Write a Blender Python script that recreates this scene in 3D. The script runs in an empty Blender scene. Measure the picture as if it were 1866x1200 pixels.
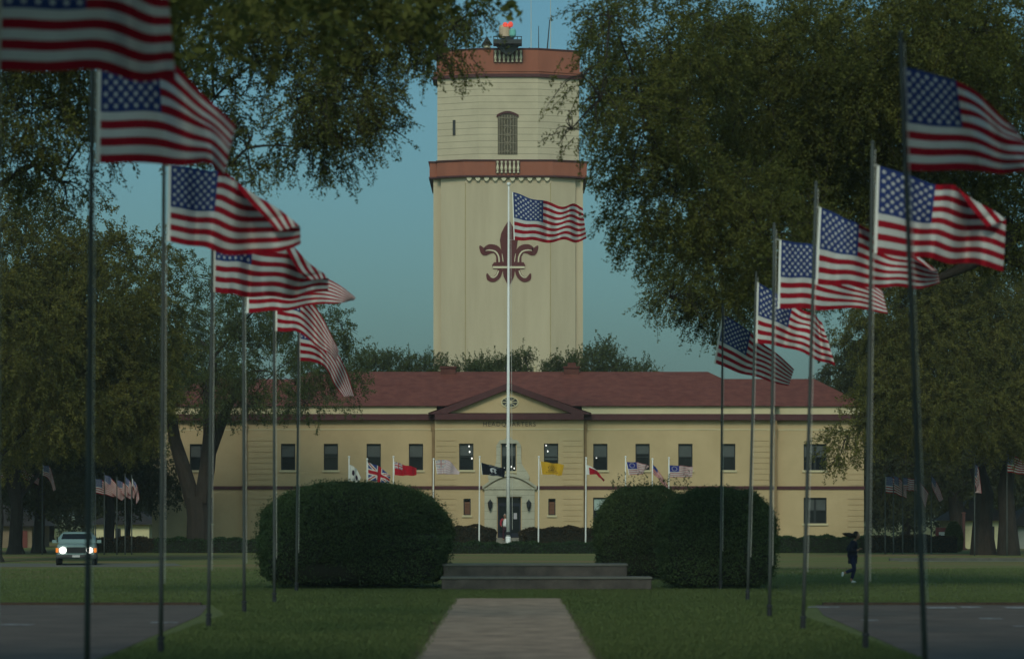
import bpy, bmesh, math, random
import numpy as np
from mathutils import Vector
R = math.radians
rng = np.random.default_rng(7); random.seed(7)
S = bpy.context.scene
# ---------------------------------------------------------------- camera / light
F = 5600.0; CX = 933.0; HY = 934.0; H = 2.4
cd = bpy.data.cameras.new('camera'); cam = bpy.data.objects.new('camera', cd); S.collection.objects.link(cam)
cam.location = (0, 0, H); cam.rotation_euler = (R(90), 0, 0)
cd.sensor_width = 36; cd.lens = 36 * F / 1866; cd.shift_y = (HY - 600) / 1866
cd.clip_start = 0.5; cd.clip_end = 3000
cd.dof.use_dof = True; cd.dof.focus_distance = 205; cd.dof.aperture_fstop = 1.5
S.camera = cam
S.view_settings.view_transform = 'Standard'; S.view_settings.look = 'None'
S.view_settings.gamma = 1; S.view_settings.exposure = -0.70
SUN_EL, SUN_AZ = 36, 187          # azimuth measured clockwise from +Y; sun behind the camera, to the left
w = bpy.data.worlds.new('World'); S.world = w; w.use_nodes = True
nt = w.node_tree; bg = nt.nodes['Background']
sky = nt.nodes.new('ShaderNodeTexSky'); sky.sky_type = 'NISHITA'; sky.sun_disc = False
sky.sun_elevation = R(SUN_EL); sky.sun_rotation = R(SUN_AZ); sky.dust_density = 3.5; sky.ozone_density = 3.0
mx = nt.nodes.new('ShaderNodeMix'); mx.data_type = 'RGBA'; mx.blend_type = 'MULTIPLY'; mx.inputs[0].default_value = 1
nt.links.new(sky.outputs[0], mx.inputs[6]); mx.inputs[7].default_value = (0.60, 0.98, 0.94, 1)
nt.links.new(mx.outputs[2], bg.inputs[0]); bg.inputs[1].default_value = 0.14
sd = bpy.data.lights.new('sun', 'SUN'); so = bpy.data.objects.new('sun', sd); S.collection.objects.link(so)
sd.energy = 1.9; sd.angle = R(14); sd.color = (1, 0.87, 0.70)
az, el = R(SUN_AZ), R(SUN_EL)
to_sun = Vector((math.sin(az) * math.cos(el), math.cos(az) * math.cos(el), math.sin(el)))
so.rotation_euler = to_sun.to_track_quat('Z', 'Y').to_euler(); so.location = (-40, -40, 60)

# ---------------------------------------------------------------- helpers
def P(px, py, D): return Vector(((px - CX) * D / F, D, H + (HY - py) * D / F))
def tag(o, label=None, cat=None, group=None, kind=None):
    if label: o['label'] = label
    if cat: o['category'] = cat
    if group: o['group'] = group
    if kind: o['kind'] = kind
    return o
def empty(name, loc, label, cat, group=None):
    o = bpy.data.objects.new(name, None); S.collection.objects.link(o); o.location = loc; o.empty_display_size = .3
    bpy.context.view_layer.update() if False else None
    return tag(o, label, cat, group)
def link(name, me, mat, parent=None, smooth=False):
    o = bpy.data.objects.new(name, me); S.collection.objects.link(o)
    if mat is not None:
        for m in (mat if isinstance(mat, (list, tuple)) else [mat]): me.materials.append(m)
    if parent is not None:
        o.parent = parent
        p = parent; off = Vector((0, 0, 0))
        while p is not None: off += Vector(p.location); p = p.parent
        o.location = -off           # geometry is authored in world coordinates
    if smooth: me.polygons.foreach_set('use_smooth', [True] * len(me.polygons))
    return o
def build(name, bm, mat, parent=None, smooth=False):
    me = bpy.data.meshes.new(name); bm.to_mesh(me); bm.free()
    return link(name, me, mat, parent, smooth)
def B(): return bmesh.new()
def bx(bm, x0, x1, y0, y1, z0, z1, mi=0):
    v = [bm.verts.new(c) for c in ((x0,y0,z0),(x1,y0,z0),(x1,y1,z0),(x0,y1,z0),(x0,y0,z1),(x1,y0,z1),(x1,y1,z1),(x0,y1,z1))]
    for f in ((0,3,2,1),(4,5,6,7),(0,1,5,4),(1,2,6,5),(2,3,7,6),(3,0,4,7)):
        bm.faces.new([v[i] for i in f]).material_index = mi
def prism(bm, pts, z0, z1, mi=0, cap=True):
    a = [bm.verts.new((p[0], p[1], z0)) for p in pts]; b = [bm.verts.new((p[0], p[1], z1)) for p in pts]
    n = len(pts)
    for i in range(n): bm.faces.new((a[i], a[(i+1)%n], b[(i+1)%n], b[i])).material_index = mi
    if cap: bm.faces.new(b).material_index = mi; bm.faces.new(a[::-1]).material_index = mi
def plate(bm, pts, y0, y1, mi=0):       # polygon in XZ (counter-clockwise seen from the camera), extruded in Y
    a = [bm.verts.new((p[0], y0, p[1])) for p in pts]; b = [bm.verts.new((p[0], y1, p[1])) for p in pts]
    n = len(pts); bm.faces.new(a).material_index = mi; bm.faces.new(b[::-1]).material_index = mi
    for i in range(n): bm.faces.new((a[(i+1)%n], a[i], b[i], b[(i+1)%n])).material_index = mi
def tube(bm, pts, rad, n=8, cap=True):
    pts = [Vector(p) for p in pts]; rings = []
    for i, p in enumerate(pts):
        d = (pts[min(i+1, len(pts)-1)] - pts[max(i-1, 0)]).normalized()
        u = d.cross(Vector((0, 1, 0)) if abs(d.y) < .9 else Vector((1, 0, 0))).normalized(); v = d.cross(u)
        r = rad[i] if isinstance(rad, (list, tuple)) else rad
        rings.append([bm.verts.new(p + (u * math.cos(2*math.pi*k/n) + v * math.sin(2*math.pi*k/n)) * r) for k in range(n)])
    for a, b in zip(rings, rings[1:]):
        for k in range(n): bm.faces.new((a[k], a[(k+1)%n], b[(k+1)%n], b[k]))
    if cap: bm.faces.new(rings[0][::-1]); bm.faces.new(rings[-1])
def lathe(bm, c, prof, n=16):           # prof: (r, z) from bottom to top
    tube(bm, [(c[0], c[1], c[2] + z) for r, z in prof], [max(r, .001) for r, z in prof], n)
def bez(a, b, bend, n=6):
    a, b, bend = Vector(a), Vector(b), Vector(bend); m = (a + b) / 2 + bend
    return [a*(1-t)**2 + m*2*t*(1-t) + b*t*t for t in [i/(n-1) for i in range(n)]]

# ---------------------------------------------------------------- haze
def add_haze(density):
    bm = bmesh.new(); bx(bm, -2500, 2500, -900, 2700, -1, 70)
    m = bpy.data.materials.new('haze_air'); m.use_nodes = True; nt = m.node_tree
    for n in list(nt.nodes):
        if n.type != 'OUTPUT_MATERIAL': nt.nodes.remove(n)
    pv = nt.nodes.new('ShaderNodeVolumePrincipled'); pv.inputs['Density'].default_value = density; pv.inputs['Color'].default_value = (.85, .95, .92, 1)
    nt.links.new(pv.outputs[0], nt.nodes['Material Output'].inputs['Volume'])
    tag(build('haze', bm, m), kind='stuff')
add_haze(0.00024)
# ---------------------------------------------------------------- materials
def newmat(name):
    m = bpy.data.materials.new(name); m.use_nodes = True
    return m, m.node_tree, m.node_tree.nodes['Principled BSDF']
def rgba(c, k=1): return (c[0]*k, c[1]*k, c[2]*k, 1)
def mat(name, c, rough=.8, var=.12, scale=2.0, bump=0.0, metal=0, stretch=(1,1,1), c2=None, spec=.3, emit=None, es=0):
    m, nt, b = newmat(name); N = nt.nodes; L = nt.links
    tc = N.new('ShaderNodeTexCoord'); mp = N.new('ShaderNodeMapping'); mp.inputs['Scale'].default_value = stretch
    L.new(tc.outputs['Object'], mp.inputs[0])
    nz = N.new('ShaderNodeTexNoise'); nz.inputs['Scale'].default_value = scale; nz.inputs['Detail'].default_value = 6; nz.inputs['Roughness'].default_value = .65
    L.new(mp.outputs[0], nz.inputs[0])
    rp = N.new('ShaderNodeValToRGB'); e = rp.color_ramp.elements
    e[0].position = .3; e[1].position = .7
    e[0].color = rgba(c, 1 - var); e[1].color = rgba(c2 or c, 1 + (var if not c2 else 0))
    L.new(nz.outputs[0], rp.inputs[0]); L.new(rp.outputs[0], b.inputs['Base Color'])
    b.inputs['Roughness'].default_value = rough; b.inputs['Metallic'].default_value = metal; b.inputs['Specular IOR Level'].default_value = spec
    if bump:
        n2 = N.new('ShaderNodeTexNoise'); n2.inputs['Scale'].default_value = scale * 8; n2.inputs['Detail'].default_value = 4
        L.new(mp.outputs[0], n2.inputs[0]); bp = N.new('ShaderNodeBump'); bp.inputs['Strength'].default_value = bump; bp.inputs['Distance'].default_value = .05
        L.new(n2.outputs[0], bp.inputs['Height']); L.new(bp.outputs[0], b.inputs['Normal'])
    if emit: b.inputs['Emission Color'].default_value = rgba(emit); b.inputs['Emission Strength'].default_value = es
    return m
def mth(nt, op, a, b=None, c=None):
    n = nt.nodes.new('ShaderNodeMath'); n.operation = op
    for i, v in enumerate((a, b, c)):
        if v is None: continue
        if isinstance(v, (int, float)): n.inputs[i].default_value = v
        else: nt.links.new(v, n.inputs[i])
    return n.outputs[0]
def mixc(nt, f, a, b):
    n = nt.nodes.new('ShaderNodeMix'); n.data_type = 'RGBA'
    for s, v in ((0, f), (6, a), (7, b)):
        if isinstance(v, tuple): n.inputs[s].default_value = v
        else: nt.links.new(v, n.inputs[s])
    return n.outputs[2]
def groove(m, period, width, depth_col=.55, offset=0.0):   # horizontal masonry joints: dark line + bump
    nt = m.node_tree; b = nt.nodes['Principled BSDF']
    ge = nt.nodes.new('ShaderNodeNewGeometry'); sp = nt.nodes.new('ShaderNodeSeparateXYZ'); nt.links.new(ge.outputs['Position'], sp.inputs[0])
    fr = mth(nt, 'FRACT', mth(nt, 'DIVIDE', mth(nt, 'ADD', sp.outputs[2], offset), period))
    ln = mth(nt, 'LESS_THAN', fr, width / period)
    src = b.inputs['Base Color'].links[0].from_socket
    mul = nt.nodes.new('ShaderNodeMix'); mul.data_type = 'RGBA'; mul.blend_type = 'MULTIPLY'
    nt.links.new(ln, mul.inputs[0]); nt.links.new(src, mul.inputs[6]); mul.inputs[7].default_value = (depth_col, depth_col, depth_col, 1)
    nt.links.new(mul.outputs[2], b.inputs['Base Color'])
    return m
def leafmat(name, c1, c2, tr=.3):
    m, nt, b = newmat(name); N = nt.nodes; L = nt.links
    at = N.new('ShaderNodeAttribute'); at.attribute_name = 'tint'
    tc = N.new('ShaderNodeTexCoord'); nz = N.new('ShaderNodeTexNoise'); nz.inputs['Scale'].default_value = .45; nz.inputs['Detail'].default_value = 3
    L.new(tc.outputs['Object'], nz.inputs[0])
    f = mth(nt, 'ADD', mth(nt, 'MULTIPLY', at.outputs['Fac'], .55), mth(nt, 'MULTIPLY', mth(nt, 'SUBTRACT', nz.outputs[0], .3), 1.1))
    f = mth(nt, 'MINIMUM', mth(nt, 'MAXIMUM', f, 0.0), 1.0)
    col = mixc(nt, f, rgba(c1), rgba(c2))
    d = N.new('ShaderNodeBsdfDiffuse'); t = N.new('ShaderNodeBsdfTranslucent'); mxs = N.new('ShaderNodeMixShader'); mxs.inputs[0].default_value = tr
    L.new(col, d.inputs[0]); L.new(col, t.inputs[0]); L.new(d.outputs[0], mxs.inputs[1]); L.new(t.outputs[0], mxs.inputs[2])
    L.new(mxs.outputs[0], N['Material Output'].inputs[0]); return m
def clothwrap(nt, col, tr=.3):
    N = nt.nodes; L = nt.links
    d = N.new('ShaderNodeBsdfDiffuse'); t = N.new('ShaderNodeBsdfTranslucent'); mxs = N.new('ShaderNodeMixShader'); mxs.inputs[0].default_value = tr
    L.new(col, d.inputs[0]); L.new(col, t.inputs[0]); L.new(d.outputs[0], mxs.inputs[1]); L.new(t.outputs[0], mxs.inputs[2])
    L.new(mxs.outputs[0], N['Material Output'].inputs[0])
def usflag_mat(name='flag_cloth', ring=False, fade=0.0):
    m, nt, b = newmat(name); N = nt.nodes
    uv = N.new('ShaderNodeUVMap'); sp = N.new('ShaderNodeSeparateXYZ'); nt.links.new(uv.outputs[0], sp.inputs[0])
    u, v = sp.outputs[0], sp.outputs[1]                              # v = 0 at the top edge
    stripe = mth(nt, 'LESS_THAN', mth(nt, 'FRACT', mth(nt, 'MULTIPLY', v, 6.5)), .5)    # 1 = red
    white = (.70, .70, .67, 1); red = (.37, .014, .028, 1); blue = (.035, .06, .20, 1)
    if fade:
        white = (.68, .64, .62, 1); red = (.50, .22, .24, 1); blue = (.04, .05, .28, 1)
    base = mixc(nt, stripe, white, red)
    px = mth(nt, 'DIVIDE', u, .4); py = mth(nt, 'DIVIDE', v, 7/13)
    canton = mth(nt, 'MULTIPLY', mth(nt, 'LESS_THAN', px, 1), mth(nt, 'LESS_THAN', py, 1))
    if not ring:
        X = mth(nt, 'SUBTRACT', mth(nt, 'MULTIPLY', px, 12), 1); Y = mth(nt, 'SUBTRACT', mth(nt, 'MULTIPLY', py, 10), 1)
        a = mth(nt, 'MULTIPLY', mth(nt, 'ADD', X, Y), .5); bb = mth(nt, 'MULTIPLY', mth(nt, 'SUBTRACT', X, Y), .5)
        da = mth(nt, 'SUBTRACT', a, mth(nt, 'ROUND', a)); db = mth(nt, 'SUBTRACT', bb, mth(nt, 'ROUND', bb))
        dx = mth(nt, 'ADD', da, db); dy = mth(nt, 'SUBTRACT', da, db)
        r = mth(nt, 'SQRT', mth(nt, 'ADD', mth(nt, 'MULTIPLY', dx, dx), mth(nt, 'MULTIPLY', dy, dy)))
        th = mth(nt, 'ARCTAN2', dx, mth(nt, 'MULTIPLY', dy, -1))
        t = mth(nt, 'ABSOLUTE', mth(nt, 'SUBTRACT', mth(nt, 'FRACT', mth(nt, 'ADD', mth(nt, 'MULTIPLY', th, 5/(2*math.pi)), 10.5)), .5))
        lim = mth(nt, 'SUBTRACT', .54, mth(nt, 'MULTIPLY', t, .72))
        star = mth(nt, 'LESS_THAN', r, lim)
        for q, lo, hi in ((X, -.45, 10.45), (Y, -.45, 8.45)):
            star = mth(nt, 'MULTIPLY', star, mth(nt, 'MULTIPLY', mth(nt, 'GREATER_THAN', q, lo), mth(nt, 'LESS_THAN', q, hi)))
    else:
        dx = mth(nt, 'MULTIPLY', mth(nt, 'SUBTRACT', px, .5), 1.25); dy = mth(nt, 'SUBTRACT', py, .5)
        r = mth(nt, 'SQRT', mth(nt, 'ADD', mth(nt, 'MULTIPLY', dx, dx), mth(nt, 'MULTIPLY', dy, dy)))
        th = mth(nt, 'ARCTAN2', dx, dy)
        t = mth(nt, 'LESS_THAN', mth(nt, 'FRACT', mth(nt, 'MULTIPLY', th, 13/(2*math.pi))), .5)
        star = mth(nt, 'MULTIPLY', t, mth(nt, 'LESS_THAN', mth(nt, 'ABSOLUTE', mth(nt, 'SUBTRACT', r, .32)), .06))
    can = mixc(nt, star, blue, white)
    col = mixc(nt, canton, base, can)
    # faint cloth soiling / weave variation
    tc = N.new('ShaderNodeTexCoord'); nz = N.new('ShaderNodeTexNoise'); nz.inputs['Scale'].default_value = 3; nt.links.new(tc.outputs['Object'], nz.inputs[0])
    mul = N.new('ShaderNodeMix'); mul.data_type = 'RGBA'; mul.blend_type = 'MULTIPLY'; mul.inputs[0].default_value = .25
    nt.links.new(col, mul.inputs[6]); nt.links.new(nz.outputs[1] if False else nz.outputs[0], mul.inputs[7])
    clothwrap(nt, mul.outputs[2], .3); return m
def attr_cloth(name):
    m, nt, b = newmat(name); at = nt.nodes.new('ShaderNodeAttribute'); at.attribute_name = 'dye'
    clothwrap(nt, at.outputs['Color'], .25); return m

M = {}
M['us'] = usflag_mat(); M['us_old'] = usflag_mat('flag_cloth_ring', True, 1); M['dye'] = attr_cloth('dyed_cloth')
M['header'] = mat('canvas_header', (.72, .72, .68), .9, .05, 8)
M['pole'] = mat('galvanised_pole', (.060, .070, .066), .7, .25, 3, metal=.1, stretch=(1,1,.3))
M['whitepole'] = mat('white_pole_paint', (.74, .74, .72), .4, .04, 2)
M['dark'] = mat('dark_iron', (.02, .022, .026), .5, .2, 3)
M['rope'] = mat('rope', (.5, .5, .46), .9)
M['stucco'] = mat('yellow_stucco', (.455, .34, .19), .9, .05, .35, .15, c2=(.53, .40, .23))
M['quoin'] = groove(mat('yellow_stucco_coursed', (.60, .50, .25), .9, .05, .35, .15), .36, .045, .62)
M['stone'] = mat('grey_limestone', (.42, .40, .31), .85, .12, 1.6, .25)
groove(M['stone'], .52, .035, .72, .1)
M['brown'] = mat('maroon_trim', (.075, .024, .026), .7, .15, 2)
M['brick'] = mat('red_brick', (.10, .034, .026), .85, .2, 3, .3)
M['roof'] = mat('red_roof_tiles', (.155, .040, .028), .75, .28, 1.6, .5, c2=(.205, .066, .046), stretch=(1,1,2))
M['fascia'] = mat('cream_fascia', (.56, .49, .31), .85, .06, .8)
M['winframe'] = mat('dark_window_frame', (.018, .022, .024), .5, .1, 3)
M['glass'] = mat('dark_window_glass', (.010, .013, .016), .12, .2, 1, spec=.35)
M['blind'] = mat('grey_window_blind', (.075, .085, .085), .5, .15, 1, spec=.2)
M['paleblind'] = mat('pale_window_blind', (.33, .42, .40), .6, .1, 2)
M['wood'] = mat('brown_shutter', (.16, .07, .04), .7, .2, 6)
M['tower'] = mat('cream_tower_render', (.46, .38, .265), .9, .05, .6, .1, c2=(.54, .455, .32), stretch=(1,1,.12))
M['towercourse'] = groove(mat('cream_tower_coursed', (.52, .445, .32), .9, .10, .5, .1), .55, .05, .55)
M['terra'] = mat('terracotta_band', (.29, .10, .062), .85, .16, .5, .2, stretch=(1,1,.3))
M['maroonpaint'] = mat('maroon_paint', (.105, .022, .024), .7, .06, 1)
M['creampaint'] = mat('cream_paint', (.62, .56, .40), .8, .03, 1)
M['path'] = mat('worn_concrete_path', (.20, .145, .10), .9, .2, 1.3, .6, c2=(.40, .295, .21))
M['asphalt'] = mat('asphalt', (.080, .062, .050), .85, .18, .8, .3, c2=(.120, .096, .078))
M['kerb'] = mat('kerb_concrete', (.22, .21, .18), .9, .2, 2, .3)
M['plinth'] = mat('weathered_granite', (.058, .052, .048), .85, .3, 1.5, .35, c2=(.105, .09, .08))
M['plinthtop'] = mat('granite_top', (.12, .12, .105), .85, .15, 2)
M['paint'] = mat('road_paint', (.55, .56, .55), .8, .25, 3)
M['bark'] = mat('oak_bark', (.032, .026, .021), .95, .35, 3, .8, stretch=(2,2,.6))
M['leafA'] = leafmat('oak_leaves_dark', (.050, .070, .020), (.20, .195, .055), .45)
M['leafB'] = leafmat('oak_leaves_olive', (.065, .078, .024), (.22, .20, .055), .45)
M['leafC'] = leafmat('oak_leaves_green', (.05, .07, .028), (.13, .15, .05), .42)
M['leafD'] = leafmat('shrub_leaves', (.022, .038, .020), (.10, .145, .060), .25)
M['leafE'] = leafmat('brown_hedge_leaves', (.035, .025, .014), (.07, .052, .028), .2)
M['leafF'] = leafmat('green_hedge_leaves', (.020, .042, .018), (.045, .078, .03), .25)
M['leafG'] = leafmat('belt_leaves', (.035, .042, .020), (.08, .085, .032), .3)
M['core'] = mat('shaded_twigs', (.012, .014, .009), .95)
M['blade'] = leafmat('grass_blades', (.130, .175, .062), (.185, .225, .088), .45)

# lawn
def lawn_material():
    m, nt, b = newmat('lawn'); N = nt.nodes; L = nt.links
    ge = N.new('ShaderNodeNewGeometry'); sp = N.new('ShaderNodeSeparateXYZ'); L.new(ge.outputs['Position'], sp.inputs[0])
    mp = N.new('ShaderNodeMapping'); mp.inputs['Scale'].default_value = (.07, .16, 1); L.new(ge.outputs['Position'], mp.inputs[0])
    n1 = N.new('ShaderNodeTexNoise'); n1.inputs['Scale'].default_value = 1; n1.inputs['Detail'].default_value = 5; n1.inputs['Roughness'].default_value = .6; L.new(mp.outputs[0], n1.inputs[0])
    n2 = N.new('ShaderNodeTexNoise'); n2.inputs['Scale'].default_value = .6; n2.inputs['Detail'].default_value = 6; L.new(ge.outputs['Position'], n2.inputs[0])
    n3 = N.new('ShaderNodeTexNoise'); n3.inputs['Scale'].default_value = 9; n3.inputs['Detail'].default_value = 4; L.new(ge.outputs['Position'], n3.inputs[0])
    g = mixc(nt, n2.outputs[0], (.090, .115, .040, 1), (.130, .150, .058, 1))
    far = mth(nt, 'MINIMUM', mth(nt, 'MAXIMUM', mth(nt, 'DIVIDE', mth(nt, 'SUBTRACT', sp.outputs[1], 98), 35), 0), 1)
    far2 = mth(nt, 'MINIMUM', mth(nt, 'MAXIMUM', mth(nt, 'MULTIPLY', mth(nt, 'SUBTRACT', mth(nt, 'ADD', n1.outputs[0], mth(nt, 'MULTIPLY', far, .06)), .52), 6), 0), 1)
    dry = mth(nt, 'MULTIPLY', far, far2)
    g2 = mixc(nt, far, g, (.135, .155, .052, 1))
    c = mixc(nt, mth(nt, 'MULTIPLY', dry, .9), g2, (.22, .145, .075, 1))
    mul = N.new('ShaderNodeMix'); mul.data_type = 'RGBA'; mul.blend_type = 'MULTIPLY'; mul.inputs[0].default_value = .6
    L.new(c, mul.inputs[6]); rp = N.new('ShaderNodeValToRGB'); rp.color_ramp.elements[0].color = (.5,.5,.5,1); rp.color_ramp.elements[1].color = (1.4,1.4,1.4,1)
    rp.color_ramp.elements[0].position = .3; rp.color_ramp.elements[1].position = .7
    L.new(n3.outputs[0], rp.inputs[0]); L.new(rp.outputs[0], mul.inputs[7])
    L.new(mul.outputs[2], b.inputs['Base Color']); b.inputs['Roughness'].default_value = .95; b.inputs['Specular IOR Level'].default_value = .1
    bp = N.new('ShaderNodeBump'); bp.inputs['Strength'].default_value = .6; bp.inputs['Distance'].default_value = .06; L.new(n3.outputs[0], bp.inputs['Height']); L.new(bp.outputs[0], b.inputs['Normal'])
    return m
M['lawn'] = lawn_material()

# ---------------------------------------------------------------- ground, road, path
def sheet(name, pts, z, m, kind='structure'):
    bm = B(); bm.faces.new([bm.verts.new((x, y, z)) for x, y in pts]); return tag(build(name, bm, m), kind=kind)
bm = B(); bmesh.ops.create_grid(bm, x_segments=40, y_segments=40, size=1500)
o = tag(build('ground', bm, M['lawn']), kind='structure'); o.location = (0, 900, 0)
# front roads either side of the lawn strip, ended by a kerb at 80 m
tag(sheet('road', [(-90, 8), (-6.75, 8), (-6.75, 50), (-7.3, 72), (-7.9, 80), (-90, 80)], .008, M['asphalt']))
tag(sheet('road', [(6.75, 8), (90, 8), (90, 80), (7.9, 80), (7.3, 72), (6.75, 50)], .008, M['asphalt']))
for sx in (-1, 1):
    bm = B(); xs = sorted((sx*8.1, sx*90)); bx(bm, xs[0], xs[1], 80.0, 80.25, -.05, .07); tag(build('kerb', bm, mat('shadow_toned_kerb', (.05, .032, .022), .95, .4, 3)), kind='structure')  # dark kerb colour holds the shadow under the lawn edge
    # lawn standing a little higher behind the kerb
    sheet('lawn_verge', [(xs[0], 80.3), (xs[1], 80.3), (xs[1], 96), (xs[0], 96)], .12 if False else .012, M['lawn'])
sheet('path', [(-1.52, 8), (1.36, 8), (1.36, 86), (-1.60, 86)], .016, M['path'])
for k, (x0, x1) in enumerate(((-1.68, -1.60), (1.36, 1.44))):
    ys = np.linspace(8, 86.3, 240); so_ = -1 if k == 0 else 1; xe = x1 if k == 0 else x0
    pts = [(xe - so_*.02, y_) for y_ in ys] + [(xe + so_*(.07 + .07*abs(math.sin(y_*1.7)+.6*math.sin(y_*4.3+1)) + random.uniform(0, .04)), y_) for y_ in ys[::-1]]
    bm = B(); vv = [bm.verts.new((x_, y_, .012)) for x_, y_ in pts]; n_ = len(ys)
    for i in range(n_-1): bm.faces.new((vv[i], vv[i+1], vv[2*n_-2-i], vv[2*n_-1-i]))
    bmesh.ops.recalc_face_normals(bm, faces=bm.faces); tag(build('path_edge', bm, mat('bare_soil', (.10, .062, .035), .95, .3, 4, .4)), kind='structure')
# cross street far left (with the vehicle) and pavement far right
sheet('street', [(-120, 137), (-16.5, 137), (-15, 140), (-16, 146), (-120, 146)], .010, mat('pale_street', (.12, .12, .10), .9, .2, .5))
sheet('pavement', [(19.2, 152), (120, 150), (120, 152.5), (19.2, 153.4)], .012, mat('pale_pavement', (.20, .20, .165), .9, .15, .8))
bm = B(); bx(bm, 19, 120, 154.6, 155, -.02, .14); tag(build('kerb', bm, mat('weathered_kerb', (.09, .09, .075), .9, .3, 2)), kind='structure')
# worn paint marks on the right-hand road
for px, py, wpx, dd in ((1715, 1107, 55, .9), (1768, 1106, 38, .8), (1855, 1107, 45, .9), (1585, 1130, 30, .5), (1805, 1127, 40, .6), (1862, 1141, 30, .5), (300, 1134, 50, .6), (30, 1138, 60, .6), (1500, 1106, 60, .6)):
    D = H * F / (py - HY); c = P(px, py, D); hw = wpx * D / F / 2
    n = 9; pts = [(c.x - hw + 2*hw*i/n, D - dd/2 + random.uniform(-.15, .15)) for i in range(n+1)] + [(c.x + hw - 2*hw*i/n, D + dd/2 + random.uniform(-.15, .15)) for i in range(n+1)]
    o = sheet('road_marking', pts, .013, mat('worn_paint', (.20, .205, .21) if px < 700 or py > 1120 else (.25, .26, .27), .85, .3, 4)); 

# ---------------------------------------------------------------- leaf clouds
def quads_mesh(name, V, tint=None):     # V: (n,4,3)
    n = len(V); me = bpy.data.meshes.new(name)
    me.vertices.add(n*4); me.vertices.foreach_set('co', V.reshape(-1).astype(np.float32))
    me.loops.add(n*4); me.loops.foreach_set('vertex_index', np.arange(n*4, dtype=np.int32))
    me.polygons.add(n); me.polygons.foreach_set('loop_start', np.arange(0, n*4, 4, dtype=np.int32))
    me.polygons.foreach_set('loop_total', np.full(n, 4, dtype=np.int32))
    me.update(calc_edges=True)
    if tint is not None:
        a = me.attributes.new('tint', 'FLOAT', 'FACE'); a.data.foreach_set('value', tint.astype(np.float32))
    return me
def unit(n):
    v = rng.normal(size=(n, 3)); return v / np.linalg.norm(v, axis=1)[:, None]
def leaf_quads(c, size, asp=.45, dirs=None):
    n = len(c); d = unit(n)
    if dirs is not None:
        d = d * .8 + dirs; d /= np.linalg.norm(d, axis=1)[:, None]
    s = np.cross(d, unit(n)); s /= np.linalg.norm(s, axis=1)[:, None] + 1e-6
    L = (size * rng.uniform(.7, 1.4, n))[:, None]
    return np.stack([c - d*L*.5, c + s*L*asp*.5 , c + d*L*.5, c - s*L*asp*.5], 1)
def field(p, wl, seed):
    r = np.random.default_rng(seed); f = np.zeros(len(p))
    for i in range(5):
        k = r.normal(size=3); k /= np.linalg.norm(k); f += np.sin(p @ k * 2*math.pi/(wl*r.uniform(.7, 1.5)) + r.uniform(0, 7))
    return f / 5
def crown_mesh(name, blobs, dens, leaf, L, droop, per, thr, seed):
    """blobs: (centre, radii(3), sparse). returns mesh, list of twig segments"""
    Cs, Ds, Ts, segs = [], [], [], []
    for c, rad, sp in blobs:
        area = 4*math.pi*((rad[0]*rad[1]*rad[2])**(2/3))
        n = max(12, int(area * dens * sp))
        u = unit(n); rr = np.where(rng.random(n) < .6, rng.uniform(.78, 1.08, n), rng.uniform(.35, 1, n))
        q = u * rr[:, None] * np.array(rad) + np.array(c)
        f = field(q, 3.2 * L + 1.2, seed)
        q_keep = f > thr; q, u = q[q_keep], u[q_keep]; n = len(q)
        if n == 0: continue
        d = u*.55 + unit(n)*.55 + np.array([0, 0, -droop]); d /= np.linalg.norm(d, axis=1)[:, None]
        ln = L * rng.uniform(.6, 1.5, n)
        t = rng.random((n, per)); pos = q[:, None, :] + d[:, None, :] * (ln[:, None]*t)[:, :, None]
        pos = pos + rng.normal(size=pos.shape) * (.13*L)*(1 - .5*t[:, :, None])
        pos[:, :, 2] -= (t**2) * droop * .35 * L
        Cs.append(pos.reshape(-1, 3)); Ds.append(np.repeat(d, per, 0))
        tt = rng.random(n); Ts.append(np.clip(np.repeat(tt, per) * .6 + rng.random(n*per)*.4, 0, 1))
        k = min(n, 90 + n // 6); segs += [(q[i], q[i] + d[i]*ln[i] + np.array([0, 0, -droop*.3*L])) for i in range(k)]
    c = np.concatenate(Cs); d = np.concatenate(Ds); t = np.concatenate(Ts)
    c[:, 2] = np.maximum(c[:, 2], .05)
    return quads_mesh(name, leaf_quads(c, leaf, .5, d*.6), t), segs
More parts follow.
